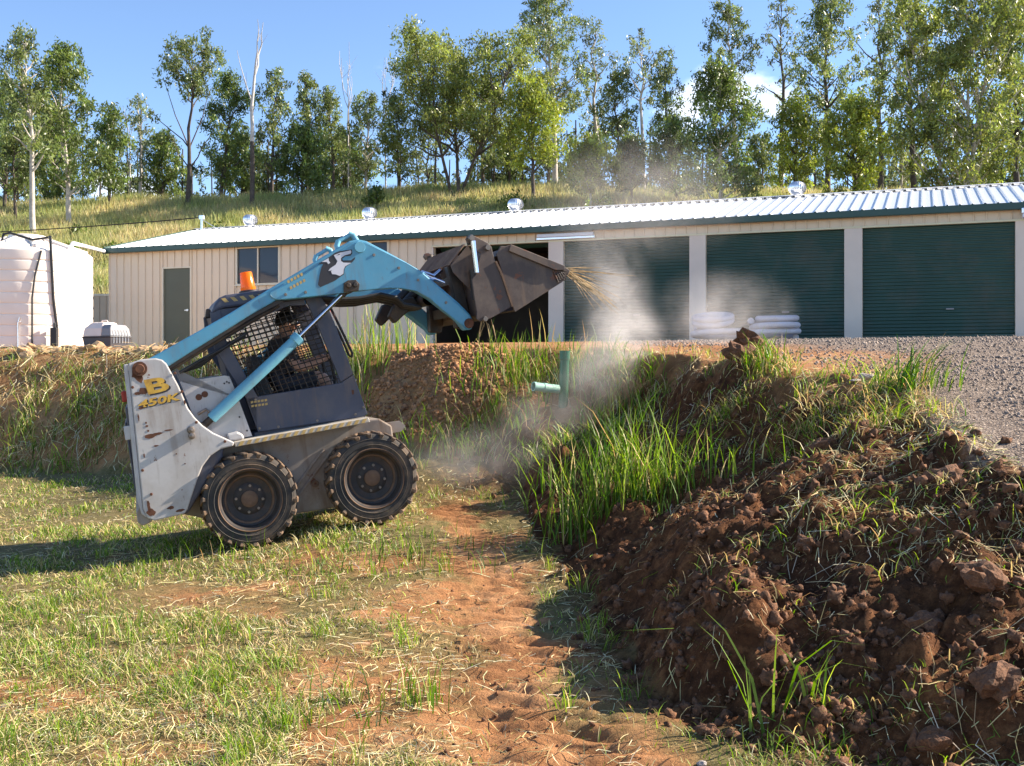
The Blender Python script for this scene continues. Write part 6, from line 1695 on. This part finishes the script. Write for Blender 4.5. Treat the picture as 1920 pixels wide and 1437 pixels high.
# ------------------------------------------------------------------ drain pipes in the bank
M['pvc_green'] = simple_mat('green_pvc', (0.017, 0.135, 0.065), 0.35, 0, 0.05, 5, (0.2, 0.12, 0.07), 0.3, 8.0)
M['pvc_pale'] = simple_mat('pale_green_pvc', (0.36, 0.58, 0.46), 0.35, 0, 0.05, 5, (0.2, 0.12, 0.07), 0.3, 8.0)
px, py = .548, 11.65
zb_ = min(hgt(px, py), 1.40)
up_ = MB(); prof = [(.044, 0), (.050, 0), (.050, .40), (.056, .40), (.056, .47), (.045, .47)]
up_.lathe([(.044, -.25), (.050, -.25), (.050, .30), (.057, .305), (.057, .395), (.046, .395), (.044, .30)], (0, 0, 0), 'z', 28, closed=True)
o = up_.build('standing_pipe', M['pvc_green'], None, smooth=40); o.location = (px, py, 1.37); o.rotation_euler = (0, rad(2), 0)
tag(o, 'upright green pvc drain pipe standing in the bank', 'pipe')
lp2 = MB(); lp2.lathe([(.040, -.14), (.050, -.14), (.050, -.11), (.046, -.11), (.046, -.02), (.050, -.02), (.050, .02), (.046, .02), (.046, .16), (.040, .16)], (0, 0, 0), 'x', 26, closed=True)
o = lp2.build('lying_pipe', M['pvc_pale'], None, smooth=40); o.location = (.345, 11.5, 1.375); o.rotation_euler = (0, rad(6), rad(28))
tag(o, 'pale green pipe stub lying below the upright green pipe', 'pipe')

# ------------------------------------------------------------------ dust thrown up by the digging
def dust():
    x0, x1, y0, y1, z0, z1 = -1.3, 3.9, 9.4, 14.6, .2, 4.6
    mb = MB(); mb.box((x0, y0, z0), (x1, y1, z1))
    m = bpy.data.materials.new('dust'); m.use_nodes = True; nt = m.node_tree; nt.nodes.clear()
    out = N(nt, 'ShaderNodeOutputMaterial'); v = N(nt, 'ShaderNodeVolumePrincipled')
    v.inputs['Color'].default_value = (.96, .91, .88, 1); v.inputs['Anisotropy'].default_value = .25
    g_ = N(nt, 'ShaderNodeNewGeometry')
    n = N(nt, 'ShaderNodeTexNoise', Scale=2.1, Detail=5.0, Roughness=.62, Distortion=.9); nt.links.new(g_.outputs['Position'], n.inputs['Vector'])
    nr = N(nt, 'ShaderNodeMapRange'); nr.inputs['From Min'].default_value = .38; nr.inputs['From Max'].default_value = .70; nr.inputs['To Min'].default_value = .0; nr.inputs['To Max'].default_value = 1.3
    nt.links.new(n.outputs['Fac'], nr.inputs['Value'])
    tot = None
    for c_, r_, s_ in (((-.25, 10.3, .72), (1.05, .9, .45), .42), ((.35, 10.8, 1.05), (.65, .7, .50), .65), ((.85, 11.3, 1.45), (.55, .6, .55), 1.0), ((1.18, 11.9, 1.85), (.60, .8, .58), 2.6), ((1.20, 12.2, 2.25), (.48, .7, .80), 1.1), ((.95, 12.4, 2.75), (.60, .8, .9), .42), ((2.45, 12.8, 2.2), (1.0, 1.2, .65), .55), ((1.5, 13.0, 3.6), (1.6, 1.4, .9), .30)):
        sb = N(nt, 'ShaderNodeVectorMath', operation='SUBTRACT'); nt.links.new(g_.outputs['Position'], sb.inputs[0]); sb.inputs[1].default_value = c_
        dv = N(nt, 'ShaderNodeVectorMath', operation='DIVIDE'); nt.links.new(sb.outputs[0], dv.inputs[0]); dv.inputs[1].default_value = r_
        ln = N(nt, 'ShaderNodeVectorMath', operation='LENGTH'); nt.links.new(dv.outputs[0], ln.inputs[0])
        mr = N(nt, 'ShaderNodeMapRange', interpolation_type='SMOOTHSTEP'); mr.inputs['From Min'].default_value = 0; mr.inputs['From Max'].default_value = 1; mr.inputs['To Min'].default_value = s_; mr.inputs['To Max'].default_value = 0
        nt.links.new(ln.outputs['Value'], mr.inputs['Value'])
        if tot is None: tot = mr.outputs[0]
        else:
            ad = N(nt, 'ShaderNodeMath', operation='ADD'); nt.links.new(tot, ad.inputs[0]); nt.links.new(mr.outputs[0], ad.inputs[1]); tot = ad.outputs[0]
    mu = N(nt, 'ShaderNodeMath', operation='MULTIPLY'); nt.links.new(tot, mu.inputs[0]); nt.links.new(nr.outputs[0], mu.inputs[1])
    nt.links.new(mu.outputs[0], v.inputs['Density']); nt.links.new(v.outputs[0], out.inputs['Volume'])
    o = mb.build('dust_cloud', m); tag(o, 'pale dust cloud drifting up from the digging', 'dust', kind='stuff'); return o
dust()
scene.cycles.volume_step_rate = 2.0
scene.cycles.volume_max_steps = 96
